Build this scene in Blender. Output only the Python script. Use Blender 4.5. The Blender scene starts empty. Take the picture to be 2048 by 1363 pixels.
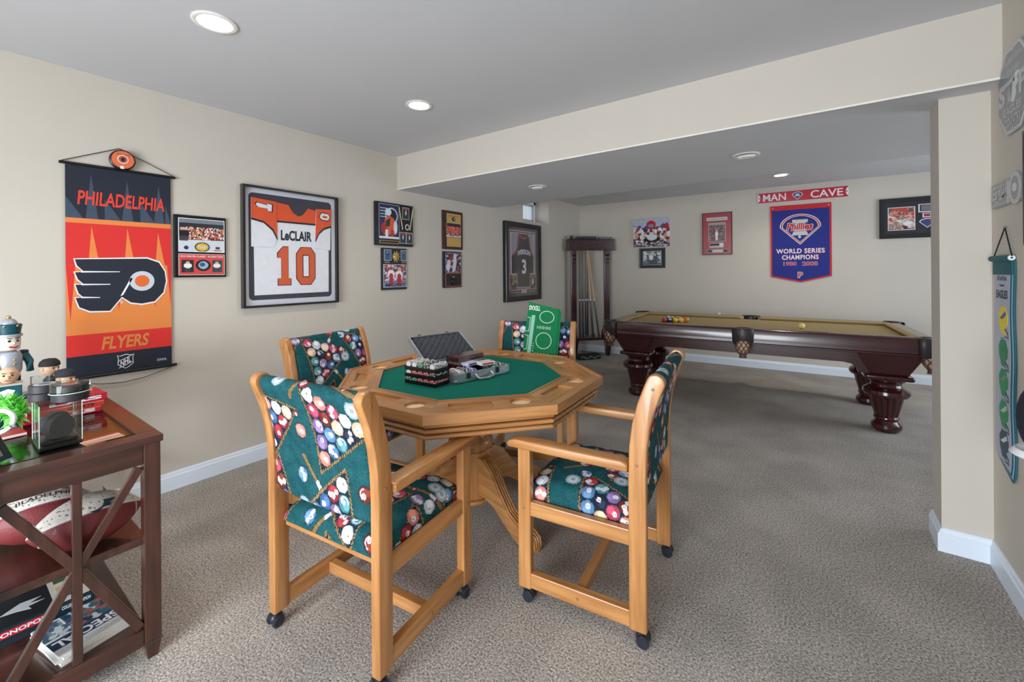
import bpy, bmesh, math, random
import numpy as np
from mathutils import Vector, Matrix

PI = math.pi
SC = bpy.context.scene
COL = SC.collection
random.seed(7)
RNG = np.random.default_rng(7)

# ------------------------------------------------------------------ camera
YAW, FPX, HORIZON, CAMZ, ROLL = -0.6224, 845.48, 544.7, 1.3246, -0.0078
fw = Vector((math.sin(YAW), math.cos(YAW), 0)); rt = Vector((math.cos(YAW), -math.sin(YAW), 0)); upv = Vector((0, 0, 1))
r2 = rt * math.cos(ROLL) + upv * math.sin(ROLL)
u2 = upv * math.cos(ROLL) - rt * math.sin(ROLL)
cd = bpy.data.cameras.new('camera'); cam = bpy.data.objects.new('camera', cd); COL.objects.link(cam)
cd.sensor_width = 36.0; cd.sensor_fit = 'HORIZONTAL'; cd.lens = FPX / 2048 * 36
cd.shift_y = -(681.5 - HORIZON) / 2048; cd.clip_start = 0.05
cam.matrix_world = Matrix(((r2.x, u2.x, -fw.x, 0), (r2.y, u2.y, -fw.y, 0), (r2.z, u2.z, -fw.z, CAMZ), (0, 0, 0, 1)))
SC.camera = cam

# ------------------------------------------------------------------ room numbers (metres)
XL, XR = -3.2456, 0.645            # left wall, right wall
YBEAM0, YBEAM1 = 2.65, 4.10        # soffit front / back
ZC, ZS = 2.44, 2.125               # ceiling, soffit underside
YB, BA = 6.5127, 0.0472            # back wall at the left corner and its slope
YF = -2.7                          # wall behind the camera
XE = 3.0                           # far right of the pool area

# ------------------------------------------------------------------ world, light, exposure
w = bpy.data.worlds.new('sky'); SC.world = w; w.use_nodes = True
bg = w.node_tree.nodes['Background']; bg.inputs[0].default_value = (0.78, 0.88, 1.0, 1); bg.inputs[1].default_value = 1.4
def area(name, loc, rot, sx, sy, power, color):
    l = bpy.data.lights.new(name, 'AREA'); l.shape = 'RECTANGLE'; l.size = sx; l.size_y = sy; l.energy = power; l.color = color
    o = bpy.data.objects.new(name, l); COL.objects.link(o); o.location = loc; o.rotation_euler = rot; return o
# daylight entering through the patio door behind the camera and the window of the pool area
area('daylight_patio', (-.75, YF + .14, 1.02), (PI / 2 - .48, 0, 0), 2.2, 1.7, 168, (.87, .935, 1.0))
area('daylight_side_window', (XE - .1, 4.9, 1.4), (PI / 2, 0, PI / 2), 2.0, 1.5, 34, (.84, .92, 1.0))
SC.view_settings.view_transform = 'Standard'; SC.view_settings.look = 'None'
SC.view_settings.gamma = 1.0; SC.view_settings.use_curve_mapping = False
SC.view_settings.exposure = 0.40
SC.cycles.use_denoising = True
SC.cycles.max_bounces = 8; SC.cycles.diffuse_bounces = 5; SC.cycles.transparent_max_bounces = 12

# ------------------------------------------------------------------ helpers
def lin(c):
    c = np.asarray(c, float) / 255.0
    return np.where(c <= .04045, c / 12.92, ((c + .055) / 1.055) ** 2.4)
MATS = {}
def M(name, c=(128, 128, 128), rough=.5, metal=0., var=.06, scale=18., bump=0., bscale=300., coat=0., emis=0., stretch=None, c2=None, attr=False, spec=.5):
    if name in MATS: return MATS[name]
    m = bpy.data.materials.new(name); m.use_nodes = True; nt = m.node_tree; b = nt.nodes['Principled BSDF']
    b.inputs['Roughness'].default_value = rough; b.inputs['Metallic'].default_value = metal
    b.inputs['Coat Weight'].default_value = coat; b.inputs['Coat Roughness'].default_value = .12
    b.inputs['Specular IOR Level'].default_value = spec
    tc = nt.nodes.new('ShaderNodeTexCoord'); mp = nt.nodes.new('ShaderNodeMapping'); nt.links.new(tc.outputs['Object'], mp.inputs['Vector'])
    if stretch: mp.inputs['Scale'].default_value = stretch
    if attr:
        at = nt.nodes.new('ShaderNodeAttribute'); at.attribute_name = 'Col'; src = at.outputs['Color']
        nt.links.new(src, b.inputs['Base Color'])
    else:
        nz = nt.nodes.new('ShaderNodeTexNoise'); nz.inputs['Scale'].default_value = scale; nz.inputs['Detail'].default_value = 5
        nt.links.new(mp.outputs['Vector'], nz.inputs['Vector'])
        rp = nt.nodes.new('ShaderNodeValToRGB'); l1 = lin(c)
        if c2 is None: a_, b_ = l1 * (1 - var), np.minimum(l1 * (1 + var), 1)
        else: a_, b_ = lin(c2), l1
        rp.color_ramp.elements[0].color = (*a_, 1); rp.color_ramp.elements[1].color = (*b_, 1)
        rp.color_ramp.elements[0].position = .3; rp.color_ramp.elements[1].position = .7
        nt.links.new(nz.outputs['Fac'], rp.inputs['Fac']); nt.links.new(rp.outputs['Color'], b.inputs['Base Color'])
    if emis:
        b.inputs['Emission Color'].default_value = (*lin(c), 1); b.inputs['Emission Strength'].default_value = emis
    if bump:
        n2 = nt.nodes.new('ShaderNodeTexNoise'); n2.inputs['Scale'].default_value = bscale; n2.inputs['Detail'].default_value = 3
        nt.links.new(mp.outputs['Vector'], n2.inputs['Vector'])
        bp = nt.nodes.new('ShaderNodeBump'); bp.inputs['Strength'].default_value = bump; bp.inputs['Distance'].default_value = .003
        nt.links.new(n2.outputs['Fac'], bp.inputs['Height']); nt.links.new(bp.outputs['Normal'], b.inputs['Normal'])
    MATS[name] = m; return m
def wood(name, c, c2, axis, rough=.35, coat=.3):
    st = [26, 26, 26]; st['xyz'.index(axis)] = 2.0
    return M(name, c, rough=rough, c2=c2, scale=1.6, stretch=st, coat=coat, bump=.05, bscale=4.)
def glass(name, tint=(1, 1, 1), gl=.06, rough=.01, k=.75):
    if name in MATS: return MATS[name]
    m = bpy.data.materials.new(name); m.use_nodes = True; nt = m.node_tree; nt.nodes.clear()
    o = nt.nodes.new('ShaderNodeOutputMaterial'); mx = nt.nodes.new('ShaderNodeMixShader'); t = nt.nodes.new('ShaderNodeBsdfTransparent'); g = nt.nodes.new('ShaderNodeBsdfGlossy')
    fr = nt.nodes.new('ShaderNodeLayerWeight'); fr.inputs['Blend'].default_value = .18
    mm = nt.nodes.new('ShaderNodeMath'); mm.operation = 'MULTIPLY_ADD'; mm.inputs[1].default_value = k; mm.inputs[2].default_value = gl * .5
    nt.links.new(fr.outputs['Fresnel'], mm.inputs[0])
    t.inputs[0].default_value = (*tint, 1); g.inputs['Roughness'].default_value = rough
    nt.links.new(mm.outputs[0], mx.inputs[0]); nt.links.new(t.outputs[0], mx.inputs[1]); nt.links.new(g.outputs[0], mx.inputs[2]); nt.links.new(mx.outputs[0], o.inputs[0])
    MATS[name] = m; return m

class B:
    """collects faces of one mesh"""
    def __init__(s): s.v = []; s.f = []
    def add(s, vs, fs):
        k = len(s.v); s.v += [tuple(p) for p in vs]; s.f += [tuple(i + k for i in f) for f in fs]; return s
    def box(s, x0, x1, y0, y1, z0, z1):
        return s.add([(x0, y0, z0), (x1, y0, z0), (x1, y1, z0), (x0, y1, z0), (x0, y0, z1), (x1, y0, z1), (x1, y1, z1), (x0, y1, z1)],
                     [(0, 3, 2, 1), (4, 5, 6, 7), (0, 1, 5, 4), (1, 2, 6, 5), (2, 3, 7, 6), (3, 0, 4, 7)])
    def prism(s, pts, a0, a1, axis='y'):
        n = len(pts)
        def put(p, a):
            if axis == 'y': return (p[0], a, p[1])
            if axis == 'x': return (a, p[0], p[1])
            return (p[0], p[1], a)
        vs = [put(p, a0) for p in pts] + [put(p, a1) for p in pts]
        fs = [tuple(range(n)), tuple(range(2 * n - 1, n - 1, -1))] + [(i, i + n, (i + 1) % n + n, (i + 1) % n) for i in range(n)]
        return s.add(vs, fs)
    def lathe(s, prof, c=(0, 0, 0), n=24, axis='z', cap=True):
        vs = []
        for (r, h) in prof:
            for i in range(n):
                a = 2 * PI * i / n; x, y = r * math.cos(a), r * math.sin(a)
                p = (x, y, h) if axis == 'z' else ((x, h, y) if axis == 'y' else (h, x, y))
                vs.append((p[0] + c[0], p[1] + c[1], p[2] + c[2]))
        fs = []
        for j in range(len(prof) - 1):
            for i in range(n):
                fs.append((j * n + i, j * n + (i + 1) % n, (j + 1) * n + (i + 1) % n, (j + 1) * n + i))
        if cap: fs += [tuple(range(n - 1, -1, -1)), tuple(range((len(prof) - 1) * n, len(prof) * n))]
        return s.add(vs, fs)
    def tube(s, path, r, n=8):
        path = [Vector(p) for p in path]; vs = []; m = len(path)
        for k, p in enumerate(path):
            d = (path[min(k + 1, m - 1)] - path[max(k - 1, 0)]).normalized()
            a = Vector((0, 0, 1)) if abs(d.z) < .9 else Vector((1, 0, 0))
            e1 = d.cross(a).normalized(); e2 = d.cross(e1)
            rr = r[k] if isinstance(r, (list, tuple)) else r
            for i in range(n):
                t = 2 * PI * i / n; vs.append(p + e1 * rr * math.cos(t) + e2 * rr * math.sin(t))
        fs = [(k * n + i, k * n + (i + 1) % n, (k + 1) * n + (i + 1) % n, (k + 1) * n + i) for k in range(m - 1) for i in range(n)]
        fs += [tuple(range(n - 1, -1, -1)), tuple(range((m - 1) * n, m * n))]
        return s.add(vs, fs)
    def ball(s, c, r, n=16, sx=1, sy=1, sz=1):
        m = n // 2; vs = []; fs = []
        for j in range(m + 1):
            t = PI * j / m
            for i in range(n):
                a = 2 * PI * i / n
                vs.append((c[0] + r * sx * math.sin(t) * math.cos(a), c[1] + r * sy * math.sin(t) * math.sin(a), c[2] + r * sz * math.cos(t)))
        for j in range(m):
            for i in range(n): fs.append((j * n + i, (j + 1) * n + i, (j + 1) * n + (i + 1) % n, j * n + (i + 1) % n))
        return s.add(vs, fs)
    def mesh(s, name, bevel=0., smooth=None, seg=2):
        me = bpy.data.meshes.new(name); me.from_pydata(s.v, [], s.f)
        bm = bmesh.new(); bm.from_mesh(me)
        bmesh.ops.remove_doubles(bm, verts=bm.verts, dist=1e-6); bmesh.ops.recalc_face_normals(bm, faces=bm.faces)
        if bevel:
            es = [e for e in bm.edges if len(e.link_faces) == 2 and e.calc_face_angle(0) > .6]
            bmesh.ops.bevel(bm, geom=es, offset=bevel, segments=seg, affect='EDGES', profile=.5, clamp_overlap=True)
        if smooth is not None:
            for f in bm.faces: f.smooth = True
            for e in bm.edges: e.smooth = not (len(e.link_faces) == 2 and e.calc_face_angle(0) > smooth)
        bm.to_mesh(me); bm.free(); return me
def obj(name, me, mat, parent=None, loc=(0, 0, 0), rot=(0, 0, 0)):
    o = bpy.data.objects.new(name, me); COL.objects.link(o)
    if not me.materials: me.materials.append(mat)
    o.parent = parent; o.location = loc; o.rotation_euler = rot; return o
def part(name, b, mat, parent, bevel=0., smooth=None, loc=(0, 0, 0), rot=(0, 0, 0), seg=2):
    return obj(name, b.mesh(name, bevel, smooth, seg), mat, parent, loc, rot)
def tag(o, label, cat, group=None):
    o['label'] = label; o['category'] = cat
    if group: o['group'] = group
    return o
def thing(name, label, cat, loc=(0, 0, 0), rz=0., group=None):
    e = bpy.data.objects.new(name, None); COL.objects.link(e); e.empty_display_size = .1
    e.location = loc; e.rotation_euler = (0, 0, rz); return tag(e, label, cat, group)
def struct(name, b, mat, parent=None, bevel=0., smooth=None):
    o = part(name, b, mat, parent, bevel, smooth)
    if parent is None: o['kind'] = 'structure'
    return o
def copytree(o, parent=None):
    c = o.copy(); COL.objects.link(c); c.parent = parent
    for ch in o.children: copytree(ch, c)
    return c
def slab(name, pts, y, t, mat, parent, bevel=0.):
    """flat outline in local x,z with its front at y (towards -y) and thickness t"""
    return part(name, B().prism(pts, y, y + t), mat, parent, bevel)
def rectp(x0, x1, z0, z1): return [(x0, z0), (x1, z0), (x1, z1), (x0, z1)]
def rrect(x0, x1, z0, z1, r, n=5):
    out = []
    for cx, cz, a0 in ((x1 - r, z1 - r, 0), (x0 + r, z1 - r, PI / 2), (x0 + r, z0 + r, PI), (x1 - r, z0 + r, 1.5 * PI)):
        out += [(cx + r * math.cos(a0 + PI / 2 * i / n), cz + r * math.sin(a0 + PI / 2 * i / n)) for i in range(n + 1)]
    return out
def ell(cx, cz, rx, rz, n=28, a0=0., a1=2 * PI):
    full = abs(a1 - a0 - 2 * PI) < 1e-6
    m = n if full else n + 1
    return [(cx + rx * math.cos(a0 + (a1 - a0) * i / n), cz + rz * math.sin(a0 + (a1 - a0) * i / n)) for i in range(m)]
def text(name, s, box, parent, mat, y=-.001, bold=0., shear=0., t=.0006, warp=None, flip=False, space=1.):
    """lettering fitted into box (x0,x1,z0,z1) on a local x,z plane facing -y"""
    cu = bpy.data.curves.new(name, 'FONT'); cu.body = s; cu.size = 1; cu.offset = bold; cu.resolution_u = 3; cu.space_character = space
    cu.fill_mode = 'FRONT'
    to = bpy.data.objects.new(name, cu); COL.objects.link(to)
    dg = bpy.context.evaluated_depsgraph_get(); me = bpy.data.meshes.new_from_object(to.evaluated_get(dg))
    bpy.data.objects.remove(to); bpy.data.curves.remove(cu)
    n = len(me.vertices); co = np.zeros(n * 3); me.vertices.foreach_get('co', co); co = co.reshape(-1, 3)
    co[:, 0] += shear * co[:, 1]
    mn, mx = co.min(0), co.max(0)
    fx = (co[:, 0] - mn[0]) / max(mx[0] - mn[0], 1e-6); fz = (co[:, 1] - mn[1]) / max(mx[1] - mn[1], 1e-6)
    if flip: fx, fz = 1 - fx, 1 - fz
    x = box[0] + fx * (box[1] - box[0]); z = box[2] + fz * (box[3] - box[2])
    if warp is not None: x, z = warp(x, z)
    out = np.stack([x, np.full(n, y), z], 1); me.vertices.foreach_set('co', out.ravel()); me.materials.clear(); me.update()
    return obj(name, me, mat, parent)
def grid_mesh(name, P, C=None, closed_u=False, smooth=True):
    """P: (r,c,3) points, C: (r,c,3) sRGB 0-255 colours"""
    r, c = P.shape[:2]; me = bpy.data.meshes.new(name)
    idx = np.arange(r * c).reshape(r, c)
    a = idx[:-1, :-1].ravel(); b_ = idx[:-1, 1:].ravel(); d = idx[1:, 1:].ravel(); e = idx[1:, :-1].ravel()
    F = np.stack([a, b_, d, e], 1)
    if closed_u: F = np.concatenate([F, np.stack([idx[-1, :-1], idx[-1, 1:], idx[0, 1:], idx[0, :-1]], 1)])
    me.vertices.add(r * c); me.vertices.foreach_set('co', P.reshape(-1).astype(np.float32))
    me.loops.add(F.size); me.loops.foreach_set('vertex_index', F.ravel().astype(np.int32))
    me.polygons.add(len(F)); me.polygons.foreach_set('loop_start', (np.arange(len(F)) * 4).astype(np.int32))
    try: me.polygons.foreach_set('loop_total', np.full(len(F), 4, np.int32))
    except Exception: pass
    if smooth: me.polygons.foreach_set('use_smooth', np.ones(len(F), bool))
    if C is not None:
        at = me.color_attributes.new('Col', 'FLOAT_COLOR', 'POINT')
        L = np.concatenate([lin(C.reshape(-1, 3)), np.ones((r * c, 1))], 1).astype(np.float32)
        at.data.foreach_set('color', L.ravel())
    me.update(); me.validate(); return me
class Can:
    """small painted picture: a colour per grid point, coordinates 0..1 from the lower left"""
    def __init__(s, w, h, res, bg_=(255, 255, 255)):
        s.w, s.h = w, h; nx = max(6, int(w / res)); nz = max(6, int(h / res))
        s.X, s.Z = np.meshgrid(np.linspace(0, 1, nx), np.linspace(0, 1, nz)); s.C = np.zeros((nz, nx, 3)) + np.array(bg_, float)
    def rect(s, x0, x1, z0, z1, c): s.C[(s.X >= x0) & (s.X <= x1) & (s.Z >= z0) & (s.Z <= z1)] = c; return s
    def ell(s, cx, cz, rx, rz, c): s.C[((s.X - cx) / rx) ** 2 + ((s.Z - cz) / rz) ** 2 <= 1] = c; return s
    def poly(s, pts, c):
        ins = np.zeros(s.X.shape, bool); j = len(pts) - 1
        for i in range(len(pts)):
            (xi, zi), (xj, zj) = pts[i], pts[j]
            if zi != zj: ins ^= ((zi > s.Z) != (zj > s.Z)) & (s.X < (xj - xi) * (s.Z - zi) / (zj - zi) + xi)
            j = i
        s.C[ins] = c; return s
    def crowd(s, x0, x1, z0, z1, pal, n, rx, rz):
        for _ in range(n):
            s.ell(RNG.uniform(x0, x1), RNG.uniform(z0, z1), rx * RNG.uniform(.6, 1.3), rz * RNG.uniform(.6, 1.3), pal[RNG.integers(len(pal))])
        return s
    def man(s, x, z, h, shirt, skin=(214, 170, 140), trousers=(60, 60, 70)):
        s.rect(x - h * .1, x + h * .1, z, z + h * .42, trousers); s.ell(x, z + h * .58, h * .17, h * .24, shirt); s.ell(x, z + h * .88, h * .08, h * .11, skin); return s
    def noise(s, a): s.C = np.clip(s.C + RNG.normal(0, a, s.C.shape[:2])[..., None], 0, 255); return s
    def put(s, name, parent, x0, x1, z0, z1, y, mat='print'):
        P = np.stack([x0 + s.X * (x1 - x0), np.full(s.X.shape, y), z0 + s.Z * (z1 - z0)], -1)
        return obj(name, grid_mesh(name, P, s.C), MATS[mat], parent)
M('print', rough=.35, attr=True)
M('canvas_print', rough=.8, attr=True)
black = M('black_gloss', (18, 18, 22), rough=.25, coat=.4)
white = M('white_paint', (236, 238, 240), rough=.4)

# ------------------------------------------------------------------ structure
m_wall = M('wall_paint', (202, 195, 184), rough=.75, var=.015, scale=3., bump=.04, bscale=180., spec=.3)
m_ceil = M('ceiling_paint', (206, 208, 212), rough=.85, var=.012, scale=4., bump=.03, bscale=150., spec=.2)
m_base = M('baseboard_paint', (224, 234, 246), rough=.35, var=.01)
m_carpet = M('carpet', (214, 206, 198), rough=1., c2=(104, 98, 92), scale=135., bump=.8, bscale=160., spec=.05)
nt = m_carpet.node_tree                       # broad vacuum-mark shading on top of the pile colour
_b = nt.nodes['Principled BSDF']; _src = _b.inputs['Base Color'].links[0].from_socket
_n = nt.nodes.new('ShaderNodeTexNoise'); _n.inputs['Scale'].default_value = 2.6; _n.inputs['Detail'].default_value = 2
_mr = nt.nodes.new('ShaderNodeMapRange'); _mr.inputs[1].default_value = .35; _mr.inputs[2].default_value = .65; _mr.inputs[3].default_value = .86; _mr.inputs[4].default_value = 1.06
_mx = nt.nodes.new('ShaderNodeMix'); _mx.data_type = 'RGBA'; _mx.blend_type = 'MULTIPLY'; _mx.inputs[0].default_value = 1
_tc = nt.nodes.new('ShaderNodeTexCoord'); nt.links.new(_tc.outputs['Object'], _n.inputs['Vector']); nt.links.new(_n.outputs['Fac'], _mr.inputs[0])
nt.links.new(_src, _mx.inputs[6]); nt.links.new(_mr.outputs[0], _mx.inputs[7]); nt.links.new(_mx.outputs[2], _b.inputs['Base Color'])

def ybk(x): return YB + BA * (x - XL)          # back wall line
struct('floor', B().box(XL - .3, XE + .15, YF - .15, ybk(XE) + .15, -.08, 0), m_carpet)
struct('ceiling', B().box(XL - .3, XE + .15, YF - .15, ybk(XE) + .15, ZC, ZC + .08), m_ceil)
so = struct('ceiling_soffit', B().box(XL, XE, YBEAM0 + .004, YBEAM1, ZS, ZC), m_ceil)
struct('wall_beam', B().box(XL, XR, YBEAM0, YBEAM0 + .0045, ZS - .001, ZC), m_wall)
struct('trim_1', B().box(XL, XR, YBEAM0 - .002, YBEAM0 + .006, ZS - .003, ZS + .006), M('corner_bead', (232, 228, 220), rough=.6))
# left wall with the deep opening of the small window
wy0, wy1, wz0, wz1 = 4.79, 5.48, 2.045, 2.39
wl = B()
wl.box(XL - .3, XL, YF, wy0, 0, ZC).box(XL - .3, XL, wy1, YB + .02, 0, ZC).box(XL - .3, XL, wy0, wy1, 0, wz0).box(XL - .3, XL, wy0, wy1, wz1, ZC)
struct('wall_left', wl, m_wall)
wb = B().add([(XL - .3, ybk(XL - .3), 0), (XE, ybk(XE), 0), (XE, ybk(XE) + .15, 0), (XL - .3, ybk(XL - .3) + .15, 0),
              (XL - .3, ybk(XL - .3), ZC), (XE, ybk(XE), ZC), (XE, ybk(XE) + .15, ZC), (XL - .3, ybk(XL - .3) + .15, ZC)],
             [(0, 3, 2, 1), (4, 5, 6, 7), (0, 1, 5, 4), (1, 2, 6, 5), (2, 3, 7, 6), (3, 0, 4, 7)])
struct('wall_back', wb, m_wall)
struct('wall_right', B().box(XR, XR + .15, YF, 2.80, 0, ZC), m_wall)
struct('wall_stub', B().box(.477, XE, 2.80, 2.98, 0, ZS), m_wall)
# wall behind the camera with the patio door
dx0, dx1 = -1.9, .4
struct('wall_front', B().box(XL, dx0, YF - .15, YF, 0, ZC).box(dx1, XR + .15, YF - .15, YF, 0, ZC).box(dx0, dx1, YF - .15, YF, 2.1, ZC), m_wall)
m_pane = glass('window_glass')
m_frame = M('white_vinyl', (240, 242, 244), rough=.4, var=.01)
d1 = struct('door_1', B().box(dx0, dx0 + .06, YF - .1, YF - .03, 0, 2.1).box(dx1 - .06, dx1, YF - .1, YF - .03, 0, 2.1).box(dx0, dx1, YF - .1, YF - .03, 2.04, 2.1)
            .box(dx0, dx1, YF - .1, YF - .03, 0, .06).box(-.78, -.72, YF - .1, YF - .03, 0, 2.1), m_frame)
for k, (a_, b_) in enumerate(((dx0 + .06, -.78), (-.72, dx1 - .06))):
    part('pane', B().box(a_, b_, YF - .07, YF - .064, .06, 2.04), m_pane, d1)
# far right wall of the pool area with its window
struct('wall_side', B().box(XE, XE + .15, 2.8, 3.85, 0, ZC).box(XE, XE + .15, 5.95, ybk(XE) + .1, 0, ZC).box(XE, XE + .15, 3.85, 5.95, 0, .6).box(XE, XE + .15, 3.85, 5.95, 2.2, ZC), m_wall)
w3 = struct('window_2', B().box(XE + .04, XE + .1, 3.85, 3.91, .6, 2.2).box(XE + .04, XE + .1, 5.89, 5.95, .6, 2.2).box(XE + .04, XE + .1, 3.85, 5.95, .6, .66).box(XE + .04, XE + .1, 3.85, 5.95, 2.14, 2.2).box(XE + .04, XE + .1, 4.87, 4.93, .6, 2.2), m_frame)
for a_, b_ in ((3.91, 4.87), (4.93, 5.89)): part('pane', B().box(XE + .066, XE + .072, a_, b_, .66, 2.14), m_pane, w3)
# small hopper window high in the left wall
w1 = struct('window_1', B().box(XL - .29, XL - .235, wy0, wy0 + .05, wz0, wz1).box(XL - .29, XL - .235, wy1 - .05, wy1, wz0, wz1).box(XL - .29, XL - .235, wy0, wy1, wz0, wz0 + .05).box(XL - .29, XL - .235, wy0, wy1, wz1 - .05, wz1), m_frame, bevel=.006)
part('window_sash', B().box(XL - .275, XL - .25, wy0 + .05, wy0 + .075, wz0 + .05, wz1 - .05).box(XL - .275, XL - .25, wy1 - .075, wy1 - .05, wz0 + .05, wz1 - .05).box(XL - .275, XL - .25, wy0 + .05, wy1 - .05, wz0 + .05, wz0 + .075)
     .box(XL - .275, XL - .25, wy0 + .05, wy1 - .05, wz1 - .075, wz1 - .05), M('sash_blue_white', (205, 222, 236), rough=.35), w1, bevel=.004)
part('pane', B().box(XL - .264, XL - .260, wy0 + .075, wy1 - .075, wz0 + .075, wz1 - .075), m_pane, w1)
# baseboards: tall plain board with an eased top
def bboard(name, p0, p1, nrm):
    """board from p0 to p1 along the wall, nrm points into the room"""
    p0, p1, n = Vector((*p0, 0)), Vector((*p1, 0)), Vector((*nrm, 0))
    prof = [(0, 0), (.016, 0), (.016, .082), (.011, .088), (.009, .102), (.004, .108), (0, .108)]
    vs = []; k = len(prof)
    for p in (p0, p1):
        for d, h in prof: q = p + n * d; vs.append((q.x, q.y, h))
    fs = [tuple(range(k)), tuple(range(2 * k - 1, k - 1, -1))] + [(i, (i + 1) % k, (i + 1) % k + k, i + k) for i in range(k)]
    struct(name, B().add(vs, fs), m_base)
nb_ = Vector((BA, -1)).normalized()
bboard('baseboard_left', (XL, YF), (XL, YB), (1, 0))
bboard('baseboard_back', (XL, ybk(XL)), (XE, ybk(XE)), (nb_.x, nb_.y))
bboard('baseboard_right', (XR, YF), (XR, 2.80), (-1, 0))
bboard('baseboard_stub', (.477, 2.80), (XR, 2.80), (0, -1))
bboard('baseboard_stub_end', (.477, 2.784), (.477, 2.98), (-1, 0))

# ------------------------------------------------------------------ recessed lights
m_ring = M('lamp_trim_white', (240, 238, 234), rough=.45)
m_lit = M('lamp_glow', (255, 246, 232), rough=.5, emis=9.)
m_off = M('lamp_glass_off', (205, 205, 203), rough=.25)
def downlight(x, y, z, lit, label, tilt=0., r=.085):
    t = thing('recessed_light', label, 'ceiling light', (x, y, z), 0, 'recessed ceiling lights')
    part('trim_ring', B().lathe([(r, 0), (r + .002, -.004), (r - .006, -.008), (r - .018, -.006), (r - .022, .0)], n=40, cap=False), m_ring, t, smooth=.7)
    if lit:
        part('lamp_lens', B().lathe([(.001, -.003), (r - .03, -.0035), (r - .02, -.001)], n=36, cap=False), m_lit, t, smooth=1.)
        l = bpy.data.lights.new('downlight', 'SPOT'); l.energy = 26; l.color = (1, .9, .76); l.spot_size = 2.5; l.spot_blend = .9; l.shadow_soft_size = .07
        lo = bpy.data.objects.new('lamp_light', l); COL.objects.link(lo); lo.parent = t; lo.location = (0, 0, -.012)
    else:
        part('gimbal', B().lathe([(.001, -.016), (.03, -.014), (.045, -.012), (.058, -.006), (r - .022, -.002)], n=36, cap=False), m_off, t, smooth=1., rot=(tilt, 0, 0))
        part('gimbal_ring', B().lathe([(.045, -.013), (.048, -.018), (.056, -.012), (.058, -.006)], n=32, cap=False), m_ring, t, smooth=1., rot=(tilt, 0, 0))
downlight(-2.15, .758, ZC, True, 'lit round recessed ceiling light above the wall banner side of the card table')
downlight(-2.13, 1.925, ZC, True, 'lit round recessed ceiling light over the card table, just before the beam')
downlight(-.322, 5.85, ZC, True, 'lit recessed ceiling light above the MAN CAVE sign')
downlight(-2.105, 3.354, ZS, False, 'unlit recessed light in the soffit nearer the small window', .12)
downlight(-.385, 3.33, ZS, False, 'unlit recessed light in the soffit nearer the white column', .12)

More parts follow.
